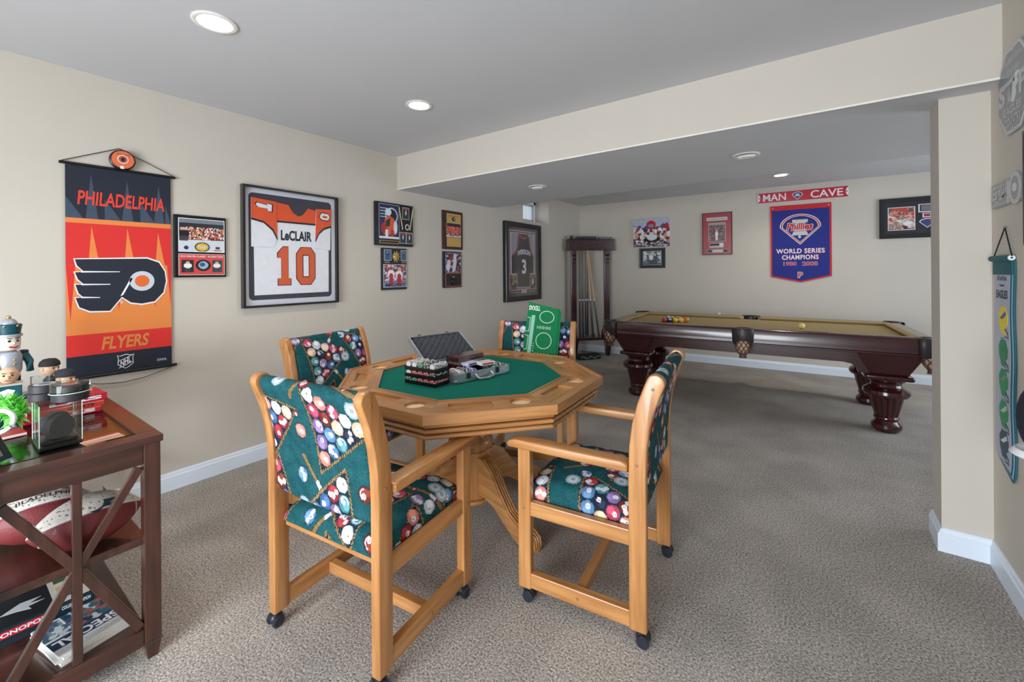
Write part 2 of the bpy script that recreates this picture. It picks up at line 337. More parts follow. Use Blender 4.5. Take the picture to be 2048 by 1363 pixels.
# ------------------------------------------------------------------ billiard fabric
def make_fabric():
    W_, H_, res = .51, .51, .0020
    n = int(W_ / res); X, Y = np.meshgrid(np.arange(n) * res, np.arange(n) * res)
    C = np.zeros((n, n, 3)) + np.array([22, 78, 84.]); C += RNG.normal(0, 7, (n, n))[..., None]
    blot = np.sin(X * 60 + 3 * np.sin(Y * 35)) * np.sin(Y * 52 + 2 * np.sin(X * 41)); C += (blot * 6)[..., None]
    def wrap(d): return (d + W_ / 2) % W_ - W_ / 2
    def disc(cx, cy, r, c, a=1., ex=1.):
        m = (wrap(X - cx) / ex) ** 2 + wrap(Y - cy) ** 2 <= r * r; C[m] = C[m] * (1 - a) + np.array(c) * a
    def bar(x0, y0, x1, y1, wd, c, dash=None):
        L = math.hypot(x1 - x0, y1 - y0); ux, uy = (x1 - x0) / L, (y1 - y0) / L
        mx_, my_ = (x0 + x1) / 2, (y0 + y1) / 2; dx = wrap(X - mx_); dy = wrap(Y - my_)
        s = dx * ux + dy * uy; q = -dx * uy + dy * ux
        m = (abs(s) <= L / 2) & (abs(q) <= wd / 2)
        if dash: m &= ((s + q * 1.2) % dash) < dash * .62
        C[m] = np.array(c) + RNG.normal(0, 8, (int(m.sum()), 1))
    pal = [(86, 122, 162), (138, 40, 48), (206, 172, 144), (120, 98, 146), (196, 124, 112), (104, 40, 30), (70, 126, 134), (186, 192, 204), (28, 34, 58), (60, 92, 136), (164, 60, 84)]
    def ballp(cx, cy, r, k):
        c = np.array(pal[k % len(pal)], float)
        disc(cx, cy, r * 1.1, (14, 38, 48)); disc(cx, cy, r, c)
        a = k * 1.7
        disc(cx - r * .35 * math.cos(a), cy - r * .35 * math.sin(a), r * .55, np.minimum(c * 1.18 + 22, 255), .75)
        if k % 3 == 0:                       # a white stripe
            for q in (-.62, .62): disc(cx + q * r * math.cos(a + 1.2), cy + q * r * math.sin(a + 1.2), r * .36, (226, 226, 230), .85)
        if k % 4 == 1:                       # pale swirl
            for q in range(14): disc(cx + r * .72 * math.cos(a + q * .18), cy + r * .72 * math.sin(a + q * .18), r * .1, (222, 226, 234), .8)
        ox, oy = cx + r * .28 * math.cos(a), cy + r * .28 * math.sin(a)
        disc(ox, oy, r * .36, (226, 228, 232)); disc(ox, oy, r * .18, (40, 40, 50), ex=.6); disc(ox, oy, r * .08, (225, 225, 225))
    def rack(cx, cy, ang, k0):
        R_ = .148; pts = [(cx + R_ * math.cos(ang + q * 2 * PI / 3), cy + R_ * math.sin(ang + q * 2 * PI / 3)) for q in range(3)]
        # dark ground inside the rack
        dx, dy = wrap(X - cx), wrap(Y - cy); ins = np.ones(X.shape, bool)
        for q in range(3):
            a = ang + q * 2 * PI / 3 + PI; ins &= (dx * math.cos(a) + dy * math.sin(a)) <= R_ * .5
        C[ins] = C[ins] * .25 + np.array([16, 34, 52.]) * .75
        for q in range(3):
            (xa, ya), (xb, yb) = pts[q], pts[(q + 1) % 3]
            bar(xa, ya, xb, yb, .0095, (38, 40, 36)); bar(xa, ya, xb, yb, .0072, (150, 124, 84), .011)
        k = k0
        for row in range(5):
            for q in range(row + 1):
                d = .098 - row * .0405; s = (q - row / 2) * .0455
                ballp(cx + d * math.cos(ang) - s * math.sin(ang), cy + d * math.sin(ang) + s * math.cos(ang), .0215, k); k += 3 if q % 2 else 5
    def cue(x, y, ang, L=.15):
        x1, y1 = x + L * math.cos(ang), y + L * math.sin(ang)
        bar(x, y, x1, y1, .016, (36, 34, 30)); bar(x, y, x1, y1, .0125, (128, 104, 68))
        bar(x1 - .004 * math.cos(ang), y1 - .004 * math.sin(ang), x1 + .018 * math.cos(ang), y1 + .018 * math.sin(ang), .0135, (206, 206, 222))
        bar(x1 + .018 * math.cos(ang), y1 + .018 * math.sin(ang), x1 + .027 * math.cos(ang), y1 + .027 * math.sin(ang), .0125, (150, 40, 60))
    cue(.245, .30, -1.0, .12); cue(.02, .27, .5, .13); cue(.40, .235, .25, .11); cue(.25, .47, .9, .09)
    rack(.12, .13, .62, 1); rack(.385, .375, 2.0, 4); rack(.37, .105, -1.2, 7); rack(.115, .385, -.35, 2)
    for x, y, k in ((.245, .02, 0), (.255, .40, 4), (.02, .235, 7), (.49, .215, 3), (.235, .215, 9), (.49, .02, 5), (.30, .24, 1)): ballp(x, y, .021, k)
    for x, y in ((.25, .345), (.45, .24), (.02, .05)):
        bar(x - .009, y, x + .009, y + .004, .018, (128, 34, 52)); bar(x - .004, y + .004, x + .004, y + .006, .009, (200, 190, 200))
    for x, y in ((.245, .10), (.01, .30), (.49, .30), (.19, .245)):
        disc(x, y, .024, (152, 170, 178)); disc(x, y, .016, (196, 206, 212)); disc(x, y, .008, (140, 160, 170))
    return np.clip(C, 0, 255), res, n
FAB, FRES, FN = make_fabric()
def fab(u, v, ou=0., ov=0.):
    i = ((np.asarray(v) * .80 + ov) / FRES).astype(int) % FN; j = ((np.asarray(u) * .80 + ou) / FRES).astype(int) % FN
    return FAB[i, j]
m_fab = M('billiard_print_fabric', rough=.85, attr=True, bump=.25, bscale=600., spec=.2)
OAK, OAK2 = (198, 144, 88), (160, 106, 58)
wx, wy, wz = (wood('honey_oak_' + a, OAK, OAK2, a) for a in 'xyz')
m_plug = M('wood_plug', (150, 108, 68), rough=.4)
m_caster = M('caster_navy_plastic', (34, 40, 50), rough=.35)

# ------------------------------------------------------------------ chair: local +y is forward, origin on the floor
def arc_coords(P, axis):
    d = np.linalg.norm(np.diff(P, axis=axis), axis=-1); s = np.cumsum(d, axis=axis)
    z = np.zeros_like(np.take(s, [0], axis=axis)); s = np.concatenate([z, s], axis)
    mid = np.take(s, [s.shape[axis] // 2], axis=axis); return s - mid
def seat_mesh():
    a = np.linspace(-1, 1, 190); u, v = np.meshgrid(np.sin(a * PI / 2), np.sin(a * PI / 2))
    x = .247 * u; y = .01 + .232 * v
    z = .396 + .072 * np.clip((1 - np.abs(u) ** 9) * (1 - np.abs(v) ** 9), 0, 1) ** .36 + .022 * (1 - u * u) * (1 - v * v)
    # waterfall front edge
    P = np.stack([x, y, z], -1); U = arc_coords(P, 1); V = arc_coords(P, 0)
    return grid_mesh('seat', P, fab(U, V, .33, .21))
POST = [(-.225, .05), (-.225, .35), (-.225, .60), (-.229, .70), (-.240, .78), (-.258, .85), (-.278, .905), (-.292, .938)]
def post_at(z):
    zs = [p[1] for p in POST]; return float(np.interp(z, zs, [p[0] for p in POST]))
def back_mesh():
    pts = []
    for z in np.linspace(.545, .925, 120): pts.append((post_at(z) + .026 + .010 * math.sin((z - .545) / .38 * PI), z))
    c = (post_at(.925) - .001, .928)
    for t in np.linspace(0, PI, 34)[1:-1]: pts.append((c[0] + .027 * math.cos(t), c[1] + .030 * math.sin(t)))
    for z in np.linspace(.925, .545, 120): pts.append((post_at(z) - .026 - .004 * math.sin((z - .545) / .38 * PI), z))
    c = (post_at(.545), .545)
    for t in np.linspace(PI, 2 * PI, 20)[1:-1]: pts.append((c[0] + .026 * math.cos(t), c[1] + .022 * math.sin(t)))
    pts = np.array(pts); a = np.linspace(-1, 1, 180); u = np.sin(a * PI / 2) * .3 + a * .7
    x = .252 * u
    mid = np.array([[post_at(min(max(z, .5), .938)) , z] for y, z in pts])
    k = np.clip(1 - np.abs(u) ** 24, 0, 1)[None, :] ** .5 * .75 + .25
    yy = mid[:, :1] + (pts[:, :1] - mid[:, :1]) * k
    sag = -.012 * (1 - u * u)[None, :] * np.clip((.60 - pts[:, 1:]) / .07, 0, 1)
    zz = pts[:, 1:] + sag
    P = np.stack([np.broadcast_to(x[None, :], yy.shape), yy, zz], -1)
    L = np.concatenate([[0], np.cumsum(np.linalg.norm(np.diff(pts, axis=0), axis=1))])
    return grid_mesh('backrest', P, fab(P[..., 0], np.broadcast_to(L[:, None], yy.shape), .31, .40), closed_u=True)
SEAT_ME, BACK_ME = seat_mesh(), back_mesh()
def make_chair():
    t = thing('card_chair', '', 'chair')
    obj('seat', SEAT_ME, m_fab, t); obj('backrest', BACK_ME, m_fab, t)
    part('seat_board', B().box(-.245, .245, -.215, .225, .372, .398), wx, t, bevel=.004)
    for s in (-1, 1):
        # back post, one continuous bent piece
        left = []; right = []
        for k, (y, z) in enumerate(POST):
            y0, z0 = POST[max(k - 1, 0)]; y1, z1 = POST[min(k + 1, len(POST) - 1)]
            d = Vector((y1 - y0, z1 - z0)).normalized(); n = Vector((d.y, -d.x)); h = .031
            left.append((y + n.x * h, z + n.y * h)); right.append((y - n.x * h, z - n.y * h))
        cap = []
        y, z = POST[-1]; d = Vector((POST[-1][0] - POST[-2][0], POST[-1][1] - POST[-2][1])).normalized(); n = Vector((d.y, -d.x))
        for q in np.linspace(0, PI, 9)[1:-1]: cap.append((y + n.x * .031 * math.cos(q) + d.x * .028 * math.sin(q), z + n.y * .031 * math.cos(q) + d.y * .028 * math.sin(q)))
        part('leg', B().prism(left + cap + right[::-1], s * .27 - .019, s * .27 + .019, 'x'), wz, t, bevel=.007, smooth=.5, seg=3)
        part('leg', B().box(s * .27 - .018, s * .27 + .018, .197, .252, .05, .618), wz, t, bevel=.005)
        arm = [(-.194, .612), (-.194, .640), (-.170, .648), (.262, .648), (.288, .640), (.298, .626), (.292, .614)]
        part('armrest', B().prism(arm, s * .27 - .031, s * .27 + .031, 'x'), wy, t, bevel=.006, smooth=.6, seg=3)
        part('seat_rail', B().box(s * .27 - .014, s * .27 + .014, -.196, .199, .345, .402), wy, t, bevel=.004)
        part('base_rail', B().box(s * .27 - .016, s * .27 + .016, -.196, .199, .056, .116), wy, t, bevel=.004)
        for y, z in ((post_at(.915), .915), (-.225, .640), (.225, .375), (0, .085)):
            part('bolt_cap', B().lathe([(.001, .0018), (.0055, .0012), (.0062, 0)], n=12, axis='x', cap=False), m_plug, t, loc=(s * .2895 if y < -.2 else (s * .2865 if y < .2 and z < .1 else s * .2885), y, z), rot=(0, 0, 0 if s > 0 else PI))
        for y in (-.225, .225):
            c = part('caster', B().lathe([(.009, .028), (.009, .052)], c=(s * .27, y, 0), n=12).ball((s * .27, y - .012, .027), .025, 16, sx=.72, sz=.92), m_caster, t, smooth=.9)
            for q in (-1, 1):
                part('wheel', B().lathe([(.001, 0), (.02, .0), (.0225, .003), (.0225, .010), (.018, .0135), (.001, .0135)], c=(s * .27 + (q * .012 if q > 0 else -.0255), y - .016, .0235), n=22, axis='x'), m_caster, c, smooth=.6)
    part('stretcher', B().box(-.256, .256, -.017, .017, .062, .108), wx, t, bevel=.004)
    return t
ch = make_chair()
CH = [((-1.427, 1.043, 0), 6.9, 'oak card chair standing between the card table and the dark wood console'),
      ((-.775, 1.725, 0), 96.9, 'oak card chair at the side of the card table away from the jerseys'),
      ((-2.19, 1.503, 0), -81.4, 'oak card chair between the card table and the wall with the jerseys'),
      ((-1.60, 2.40, 0), 198., 'oak card chair with a green game mat propped against its backrest')]
for k, (l, a, lab) in enumerate(CH):
    o = ch if k == 0 else copytree(ch)
    o.location = l; o.rotation_euler = (0, 0, math.radians(a)); tag(o, lab, 'chair', 'billiard print card chairs')

# ------------------------------------------------------------------ octagonal card table
TC = (-1.585, 1.798); TR = .732; TA = TR * math.cos(PI / 8); IA = .482; ZT = .760
tb = thing('card_table', 'octagonal oak card table with green felt centre, drink holders and chip trays', 'table', (*TC, 0), math.radians(-63.5 + 22.5))
def ring_faces(b, outer, inner_fn, center, zt, zb, zi):
    """top face between a convex outline and a hole, plus the walls and floor of the hole"""
    cx, cy = center
    angs = sorted(set([round(math.atan2(y - cy, x - cx), 6) for x, y in outer] + [round(-PI + 2 * PI * i / 36 + .001, 6) for i in range(36)] + inner_fn('ang')))
    def hit(poly, a):
        dx, dy = math.cos(a), math.sin(a); best = None
        for i in range(len(poly)):
            (x1, y1), (x2, y2) = poly[i], poly[(i + 1) % len(poly)]
            ex, ey = x2 - x1, y2 - y1; den = dx * ey - dy * ex
            if abs(den) < 1e-9: continue
            t = ((x1 - cx) * ey - (y1 - cy) * ex) / den; s = ((x1 - cx) * dy - (y1 - cy) * dx) / den
            if t > 0 and -1e-6 <= s <= 1 + 1e-6 and (best is None or t < best): best = t
        return (cx + dx * best, cy + dy * best)
    n = len(angs); O = [hit(outer, a) for a in angs]; I = [inner_fn(a) for a in angs]
    vs = [(x, y, zt) for x, y in O] + [(x, y, zt) for x, y in I] + [(x, y, zi) for x, y in I] + [(cx, cy, zi)]
    fs = []
    for i in range(n):
        j = (i + 1) % n
        fs += [(i, j, j + n, i + n), (i + n, j + n, j + 2 * n, i + 2 * n), (i + 2 * n, j + 2 * n, 3 * n)]
    b.add(vs, fs)
def seg_mesh():
    # edge segment facing local +x: outer apothem TA, inner IA, between -22.5 and 22.5 degrees
    t8 = math.tan(PI / 8); b = B(); o0 = TA - .014
    # seen from outside: chip tray on the left (+y side when looking to -x is the right) -> tray at -y, cup at +y
    ysp = .075
    left = [(IA + .012, -(IA + .012) * t8), (o0, -o0 * t8), (o0, ysp), (IA + .012, ysp)]
    right = [(IA + .012, ysp), (o0, ysp), (o0, o0 * t8), (IA + .012, (IA + .012) * t8)]
    rc = ((IA + o0) / 2 + .004, -.075); hx, hy = .044, .095
    rp_ = [(rc[0] - hx, rc[1] - hy), (rc[0] + hx, rc[1] - hy), (rc[0] + hx, rc[1] + hy), (rc[0] - hx, rc[1] + hy)]
    def rect_fn(a):
        if a == 'ang': return [round(math.atan2(y - rc[1], x - rc[0]), 6) for x, y in rp_]
        dx, dy = math.cos(a), math.sin(a); t = min(hx / abs(dx) if abs(dx) > 1e-9 else 9, hy / abs(dy) if abs(dy) > 1e-9 else 9)
        return (rc[0] + dx * t, rc[1] + dy * t)
    cc = ((IA + o0) / 2 + .004, .142)
    def circ_fn(a):
        if a == 'ang': return []
        return (cc[0] + .046 * math.cos(a), cc[1] + .046 * math.sin(a))
    ring_faces(b, left, rect_fn, rc, ZT, 0, ZT - .011); ring_faces(b, right, circ_fn, cc, ZT, 0, ZT - .013)
    def strip(a0, a1, z0, z1):          # raised strip along the edge between two apothems
        p = [(a0, -a0 * t8), (a1, -a1 * t8), (a1, a1 * t8), (a0, a0 * t8)]
        b.prism(p, z0, z1, 'z')
    strip(o0, TA, ZT - .037, ZT + .004); strip(IA, IA + .012, ZT - .037, ZT + .003)
    p = [(IA, -IA * t8), (TA - .001, -(TA - .001) * t8), (TA - .001, (TA - .001) * t8), (IA, IA * t8)]
    b.prism(p, ZT - .037, ZT - .0345, 'z')
    return b.mesh('rim_segment'), cc
SEG_ME, CUPC = seg_mesh()
CUP_ME = B().lathe([(.001, 0), (.0455, 0), (.0455, .001)], n=32, cap=False).mesh('cup_disc')
m_cup = M('pale_cork', (236, 208, 172), rough=.6)
for k in range(8):
    s = obj('rim_segment', SEG_ME, wy, tb, rot=(0, 0, k * PI / 4))
    obj('cup_disc', CUP_ME, m_cup, s, loc=(CUPC[0], CUPC[1], ZT - .0122))
def octo(r): return [(r * math.cos(PI / 8 + k * PI / 4), r * math.sin(PI / 8 + k * PI / 4)) for k in range(8)]
m_felt = M('green_felt', (22, 110, 96), rough=.95, var=.06, scale=60., bump=.1, bscale=700., spec=.1)
part('felt_top', B().prism(octo((IA + .001) / math.cos(PI / 8)), ZT - .034, ZT - .007, 'z'), m_felt, tb)
for k, (r, z1, z0) in enumerate(((.708, .7205, .7005), (.706, .6955, .6755), (.704, .6705, .652))):
    b = B(); prof = [(r - .07, z0), (r - .012, z0), (r - .004, z0 + .003), (r, z0 + .010), (r - .004, z1 - .003), (r - .012, z1), (r - .07, z1)]; vs = []
    for rr, z in prof: vs += [(x, y, z) for x, y in octo(rr)]
    n = len(prof); fs = [(j * 8 + i, j * 8 + (i + 1) % 8, ((j + 1) % n) * 8 + (i + 1) % 8, ((j + 1) % n) * 8 + i) for j in range(n) for i in range(8)]
    part('apron_molding', b.add(vs, fs), wy, tb)
part('apron_core', B().prism(octo(.676), .66, ZT - .0375, 'z'), M('apron_core_wood', (120, 74, 38), rough=.5), tb)
# fluted pedestal
ped = B(); N = 96; prof = [(.075, .655), (.105, .652), (.105, .635), (.092, .622), (.098, .60), (.100, .52), (.094, .44), (.098, .425), (.118, .41), (.128, .385), (.122, .36), (.112, .352)]
vs = []
for j, (r, z) in enumerate(prof):
    for i in range(N):
        a = 2 * PI * i / N; fl = .0055 * (abs(math.sin(a * 10)) - .4) if 3 < j < 7 or j == 3 else 0
        vs.append(((r + fl) * math.cos(a), (r + fl) * math.sin(a), z))
fs = [(j * N + i, j * N + (i + 1) % N, (j + 1) * N + (i + 1) % N, (j + 1) * N + i) for j in range(len(prof) - 1) for i in range(N)]
part('pedestal', ped.add(vs, fs), wz, tb, smooth=.8)
part('pedestal_base', B().prism(octo(.125), .10, .352, 'z'), wz, tb, bevel=.006)
part('pedestal_foot_ring', B().lathe([(.10, .075), (.128, .078), (.134, .088), (.130, .099), (.10, .104)], n=40), wz, tb, smooth=.7)
foot = [(.10, .335), (.15, .325), (.21, .285), (.28, .20), (.35, .125), (.43, .092), (.49, .086), (.525, .068), (.53, .035), (.515, .0), (.46, .0), (.40, .02), (.32, .062), (.24, .112), (.17, .13), (.10, .13)]
FOOT_ME = B().prism(foot, -.034, .034, 'y').mesh('foot', .004, .6)
REED = B()
for q in (-.021, -.007, .007, .021):
    REED.tube([(x, q, z + .001) for x, z in foot[1:10]], .0058, 8)
REED_ME = REED.mesh('reeding', 0, .9)
for k in range(4):
    a = math.radians(-13 + 90 * k) - tb.rotation_euler.z
    f = obj('foot', FOOT_ME, wx, tb, rot=(0, 0, a)); obj('reeding', REED_ME, wx, f)

# ------------------------------------------------------------------ pool table: local x along its length, origin on the floor
m_mah = M('dark_mahogany', (64, 16, 20), rough=.25, c2=(48, 11, 15), scale=1.5, stretch=(3, 26, 26), coat=.5)
m_mahz = M('dark_mahogany_turned', (66, 18, 20), rough=.2, c2=(38, 10, 12), scale=1.5, stretch=(26, 26, 3), coat=.5)
m_cloth = M('tan_billiard_cloth', (174, 154, 110), rough=.9, var=.03, scale=40., bump=.08, bscale=800., spec=.15)
m_leather = M('black_brown_leather', (44, 36, 40), rough=.4, var=.15, scale=40.)
m_net = M('brown_leather_net', (92, 60, 48), rough=.5, var=.2, scale=50.)
m_netin = M('net_gap_light', (196, 168, 140), rough=.7)  # pale tan stands for light showing through the net openings
HX, HY, ZR, ZBED = 1.29, .655, .80, .766
pt = thing('pool_table', 'dark mahogany pool table with tan cloth, leather net pockets and turned legs', 'pool table', (-.575, 4.985, 0), math.radians(3.2))
part('playing_surface', B().box(-HX + .09, HX - .09, -HY + .09, HY - .09, .735, ZBED), m_cloth, pt)
def rail(x0, x1, sgn, along='x'):
    """wooden rail with its cloth cushion; sgn gives the side of the table"""
    H = HY if along == 'x' else HX
    prof = [(H, .702), (H, .782), (H - .006, .794), (H - .018, ZR), (H - .088, ZR), (H - .088, .735), (H - .03, .70)]
    low = [(H - .004, .660), (H + .004, .664), (H + .004, .672), (H - .004, .678), (H - .008, .702), (H - .05, .702), (H - .05, .660)]
    def loft(pr, e0, e1):
        k = len(pr); vs = []
        for e, f in ((x0, e0), (x1, e1)):
            for i, (d, z) in enumerate(pr):
                q = e + f(d); vs.append((q, sgn * d, z) if along == 'x' else (sgn * d, q, z))
        return vs, [tuple(range(k)), tuple(range(2 * k - 1, k - 1, -1))] + [(i, (i + 1) % k, (i + 1) % k + k, i + k) for i in range(k)]
    zero = lambda d: 0
    b = B().add(*loft(prof, zero, zero)); b.add(*loft(low, zero, zero))
    r = part('rail', b, m_mah, pt, smooth=.5)
    cu = [(H - .088, ZR), (H - .100, ZR + .001), (H - .137, ZR - .006), (H - .140, ZR - .014), (H - .118, ZBED), (H - .088, ZBED)]
    miter = lambda sg: (lambda d: sg * max(0, (H - .088 - d)) * .75)
    part('cushion', B().add(*loft(cu, miter(1), miter(-1))), m_cloth, r, smooth=.5)
    dots = B()
    for q in (1, 2, 3):
        e = x0 + (x1 - x0) * q / 4; p = (e, sgn * (H - .05), ZR + .0004) if along == 'x' else (sgn * (H - .05), e, ZR + .0004)
        dots.lathe([(.006, 0), (.006, .0008)], c=p, n=10)
    part('sight_dots', dots, M('pearl', (214, 206, 190), rough=.3), r)
for s in (-1, 1):
    rail(-HX + .085, -.068, s); rail(.068, HX - .085, s); rail(-HY + .085, HY - .085, s, 'y')
def pocket(x, y, ang):
    """local -y of the pocket looks outwards"""
    p = part('pocket', B().lathe([(.046, ZBED + .001), (.058, ZR - .004), (.066, ZR + .003), (.074, ZR + .002), (.078, ZR - .008), (.072, ZBED - .05), (.046, ZBED - .05)], n=28, cap=False)
             .lathe([(.001, ZBED + .0015), (.05, ZBED + .0015)], n=24, cap=False), m_leather, pt, smooth=.8, loc=(x, y, 0), rot=(0, 0, ang))  # flat dark disc above the cloth paints the shade of the open hole
    b = B(); n = 18; vs = []
    prof = [(.098, ZR + .004), (.106, ZR - .006), (.104, .735), (.097, .69), (.088, .664)]
    for r, z in prof:
        for i in range(n + 1):
            a = -PI + PI * i / n; vs.append((r * .92 * math.cos(a), r * .62 * math.sin(a) - .01, z - .012 * abs(math.cos(a)) * (z < .7)))
    fs = [(j * (n + 1) + i, j * (n + 1) + i + 1, (j + 1) * (n + 1) + i + 1, (j + 1) * (n + 1) + i) for j in range(len(prof) - 1) for i in range(n)]
    fs.append(tuple(range(n, -1, -1)))
    part('leather_shield', b.add(vs, fs), m_leather, p, smooth=.9)
    net = B(); prof = [(.052, .69), (.060, .655), (.056, .61), (.036, .578), (.026, .568)]
    rs = lambda z: float(np.interp(z, [q[1] for q in prof[::-1]], [q[0] for q in prof[::-1]]))
    for d in (-1, 1):
        for k in range(9):
            net.tube([((rs(z) + .001) * math.cos(2 * PI * k / 9 + d * (z - .69) * 11), (rs(z) + .001) * math.sin(2 * PI * k / 9 + d * (z - .69) * 11) - .03, z) for z in np.linspace(.69, .568, 12)], .0042, 5)
    net.lathe([(.026, .572), (.031, .562), (.027, .552), (.033, .536), (.001, .538)], c=(0, -.03, 0), n=14, cap=False)
    nt_ = part('net', net, m_net, p, smooth=.9)
    part('net_gap_cone', B().lathe([(a * .93, z) for a, z in prof], c=(0, -.03, 0), n=20, cap=False), m_netin, nt_, smooth=.9)  # added inner cone, its pale colour paints the light between the strands
for x, y, a in ((-HX + .055, -HY + .055, -PI / 4), (0, -HY + .035, 0), (HX - .055, -HY + .055, PI / 4), (HX - .055, HY - .055, 3 * PI / 4), (0, HY - .035, PI), (-HX + .055, HY - .055, -3 * PI / 4)):
    pocket(x, y, a)
# cabinet: long aprons with arched ends and tapered corner blocks over the legs
LX, LY = 1.02, .42
for s in (-1, 1):
    ap = [(-LX - .02, .665), (LX + .02, .665), (LX - .10, .50), (LX - .14, .49)] 
    arch = [(-LX + .19, .478), (-LX + .20, .515), (-LX + .235, .545), (-LX + .29, .555), (LX - .29, .555), (LX - .235, .545), (LX - .20, .515), (LX - .19, .478)]
    pts = [(-LX - .1, .665), (-LX - .1, .478)] + arch + [(LX + .1, .478), (LX + .1, .665)]
    part('apron', B().prism([(-p[0], p[1]) for p in pts], s * (LY + .09) - .012, s * (LY + .09) + .012), m_mah, pt)
    part('apron', B().box(s * (LX + .08) - .012, s * (LX + .08) + .012, -LY, LY, .52, .665), m_mah, pt)
prof = [(.074, 0), (.088, .012), (.101, .036), (.098, .062), (.080, .080), (.074, .090), (.078, .104), (.083, .111), (.081, .120), (.075, .128), (.110, .275), (.114, .284), (.142, .296), (.154, .318), (.149, .342), (.126, .361), (.105, .373), (.098, .390), (.101, .402), (.130, .426), (.137, .442)]
N = 72; vs = []
for j, (r, z) in enumerate(prof):
    for i in range(N):
        a = 2 * PI * i / N; q = (r - (.010 * max(0, math.sin(a * 14)) if z in (.128, .275) else 0)); vs.append((q * math.cos(a), q * math.sin(a), z))
fs = [(j * N + i, j * N + (i + 1) % N, (j + 1) * N + (i + 1) % N, (j + 1) * N + i) for j in range(len(prof) - 1) for i in range(N)]
LEG_ME = B().add(vs, fs + [tuple(range(N - 1, -1, -1))]).mesh('leg', 0, .6)
CAP_ME = B().prism(rrect(-.155, .155, -.145, .145, .025), .440, .476, 'z').mesh('leg_cap', .012, .6, 3)
BLK_ME = B().add([(-.115, -.12, .476), (.115, -.12, .476), (.115, .12, .476), (-.115, .12, .476), (-.21, -.19, .664), (.21, -.19, .664), (.21, .19, .664), (-.21, .19, .664)],
                 [(0, 3, 2, 1), (4, 5, 6, 7), (0, 1, 5, 4), (1, 2, 6, 5), (2, 3, 7, 6), (3, 0, 4, 7)]).mesh('leg_block', .004)
for sx in (-1, 1):
    for sy in (-1, 1):
        l = obj('leg', LEG_ME, m_mahz, pt, loc=(sx * LX, sy * LY, 0)); obj('leg_cap', CAP_ME, m_mahz, l); obj('leg_block', BLK_ME, m_mah, l)
# balls
def ball_mesh(name, c, stripe, dot):
    n, m = 32, 20; t = np.linspace(0, PI, m); a = np.linspace(0, 2 * PI, n)
    T, A_ = np.meshgrid(t, a, indexing='ij'); P = .0286 * np.stack([np.sin(T) * np.cos(A_), np.sin(T) * np.sin(A_), np.cos(T)], -1)
    C = np.zeros((m, n, 3)) + np.array(c, float)
    if stripe: C[np.abs(np.cos(T)) > .62] = (240, 226, 190)
    if dot: C[(np.sin(T) * np.cos(A_)) > .90] = (245, 240, 225); C[(np.sin(T) * np.cos(A_)) > .975] = (30, 30, 34)
    return grid_mesh(name, P, C)
M('ball_resin', rough=.08, attr=True, coat=.6)
BALLC = [('yellow', (226, 176, 44)), ('blue', (28, 40, 104)), ('red', (176, 34, 30)), ('purple', (58, 32, 82)), ('orange', (222, 112, 34)), ('green', (18, 84, 56)), ('maroon', (104, 24, 26))]
rz_ = pt.rotation_euler.z
def on_table(lx, ly, z=0): return (pt.location.x + lx * math.cos(rz_) - ly * math.sin(rz_), pt.location.y + lx * math.sin(rz_) + ly * math.cos(rz_), z)
ball_names = [('orange', 0), ('yellow', 1), ('purple', 0), ('yellow', 0), ('black', 0), ('red', 1), ('blue', 0), ('green', 1), ('orange', 1), ('maroon', 0), ('red', 0), ('green', 0), ('blue', 1), ('purple', 1), ('maroon', 1)]
k = 0; BM = {}
for row in range(5):
    for q in range(row + 1):
        cn, st = ball_names[k]; key = (cn, st)
        if key not in BM: BM[key] = ball_mesh('pool_ball', dict(BALLC).get(cn, (20, 20, 24)), st, 1)
        p = on_table(-.575 - row * .0515, -.10 + (q - row / 2) * .0595, ZBED + .0288)
        o = obj('pool_ball', BM[key], MATS['ball_resin'], None, p, (RNG.uniform(0, 6), RNG.uniform(0, 6), RNG.uniform(0, 6)))
        tag(o, ('striped ' if st else 'solid ') + cn + ' pool ball in the racked cluster', 'ball', 'racked pool balls'); k += 1
cb = obj('cue_ball', ball_mesh('cue_ball', (240, 214, 130), 0, 0), MATS['ball_resin'], None, on_table(.46, -.13, ZBED + .0288))
tag(cb, 'pale cream ball lying alone towards the head of the pool table', 'ball')
chk = part('chalk_cube', B().box(-.011, .011, -.011, .011, 0, .022), M('white_chalk', (235, 235, 238), rough=.8), None, bevel=.002); chk.location = on_table(-.33, HY - .05, ZR + .001)
tag(chk, 'small white chalk cube on the pool table rail along the wall', 'chalk')

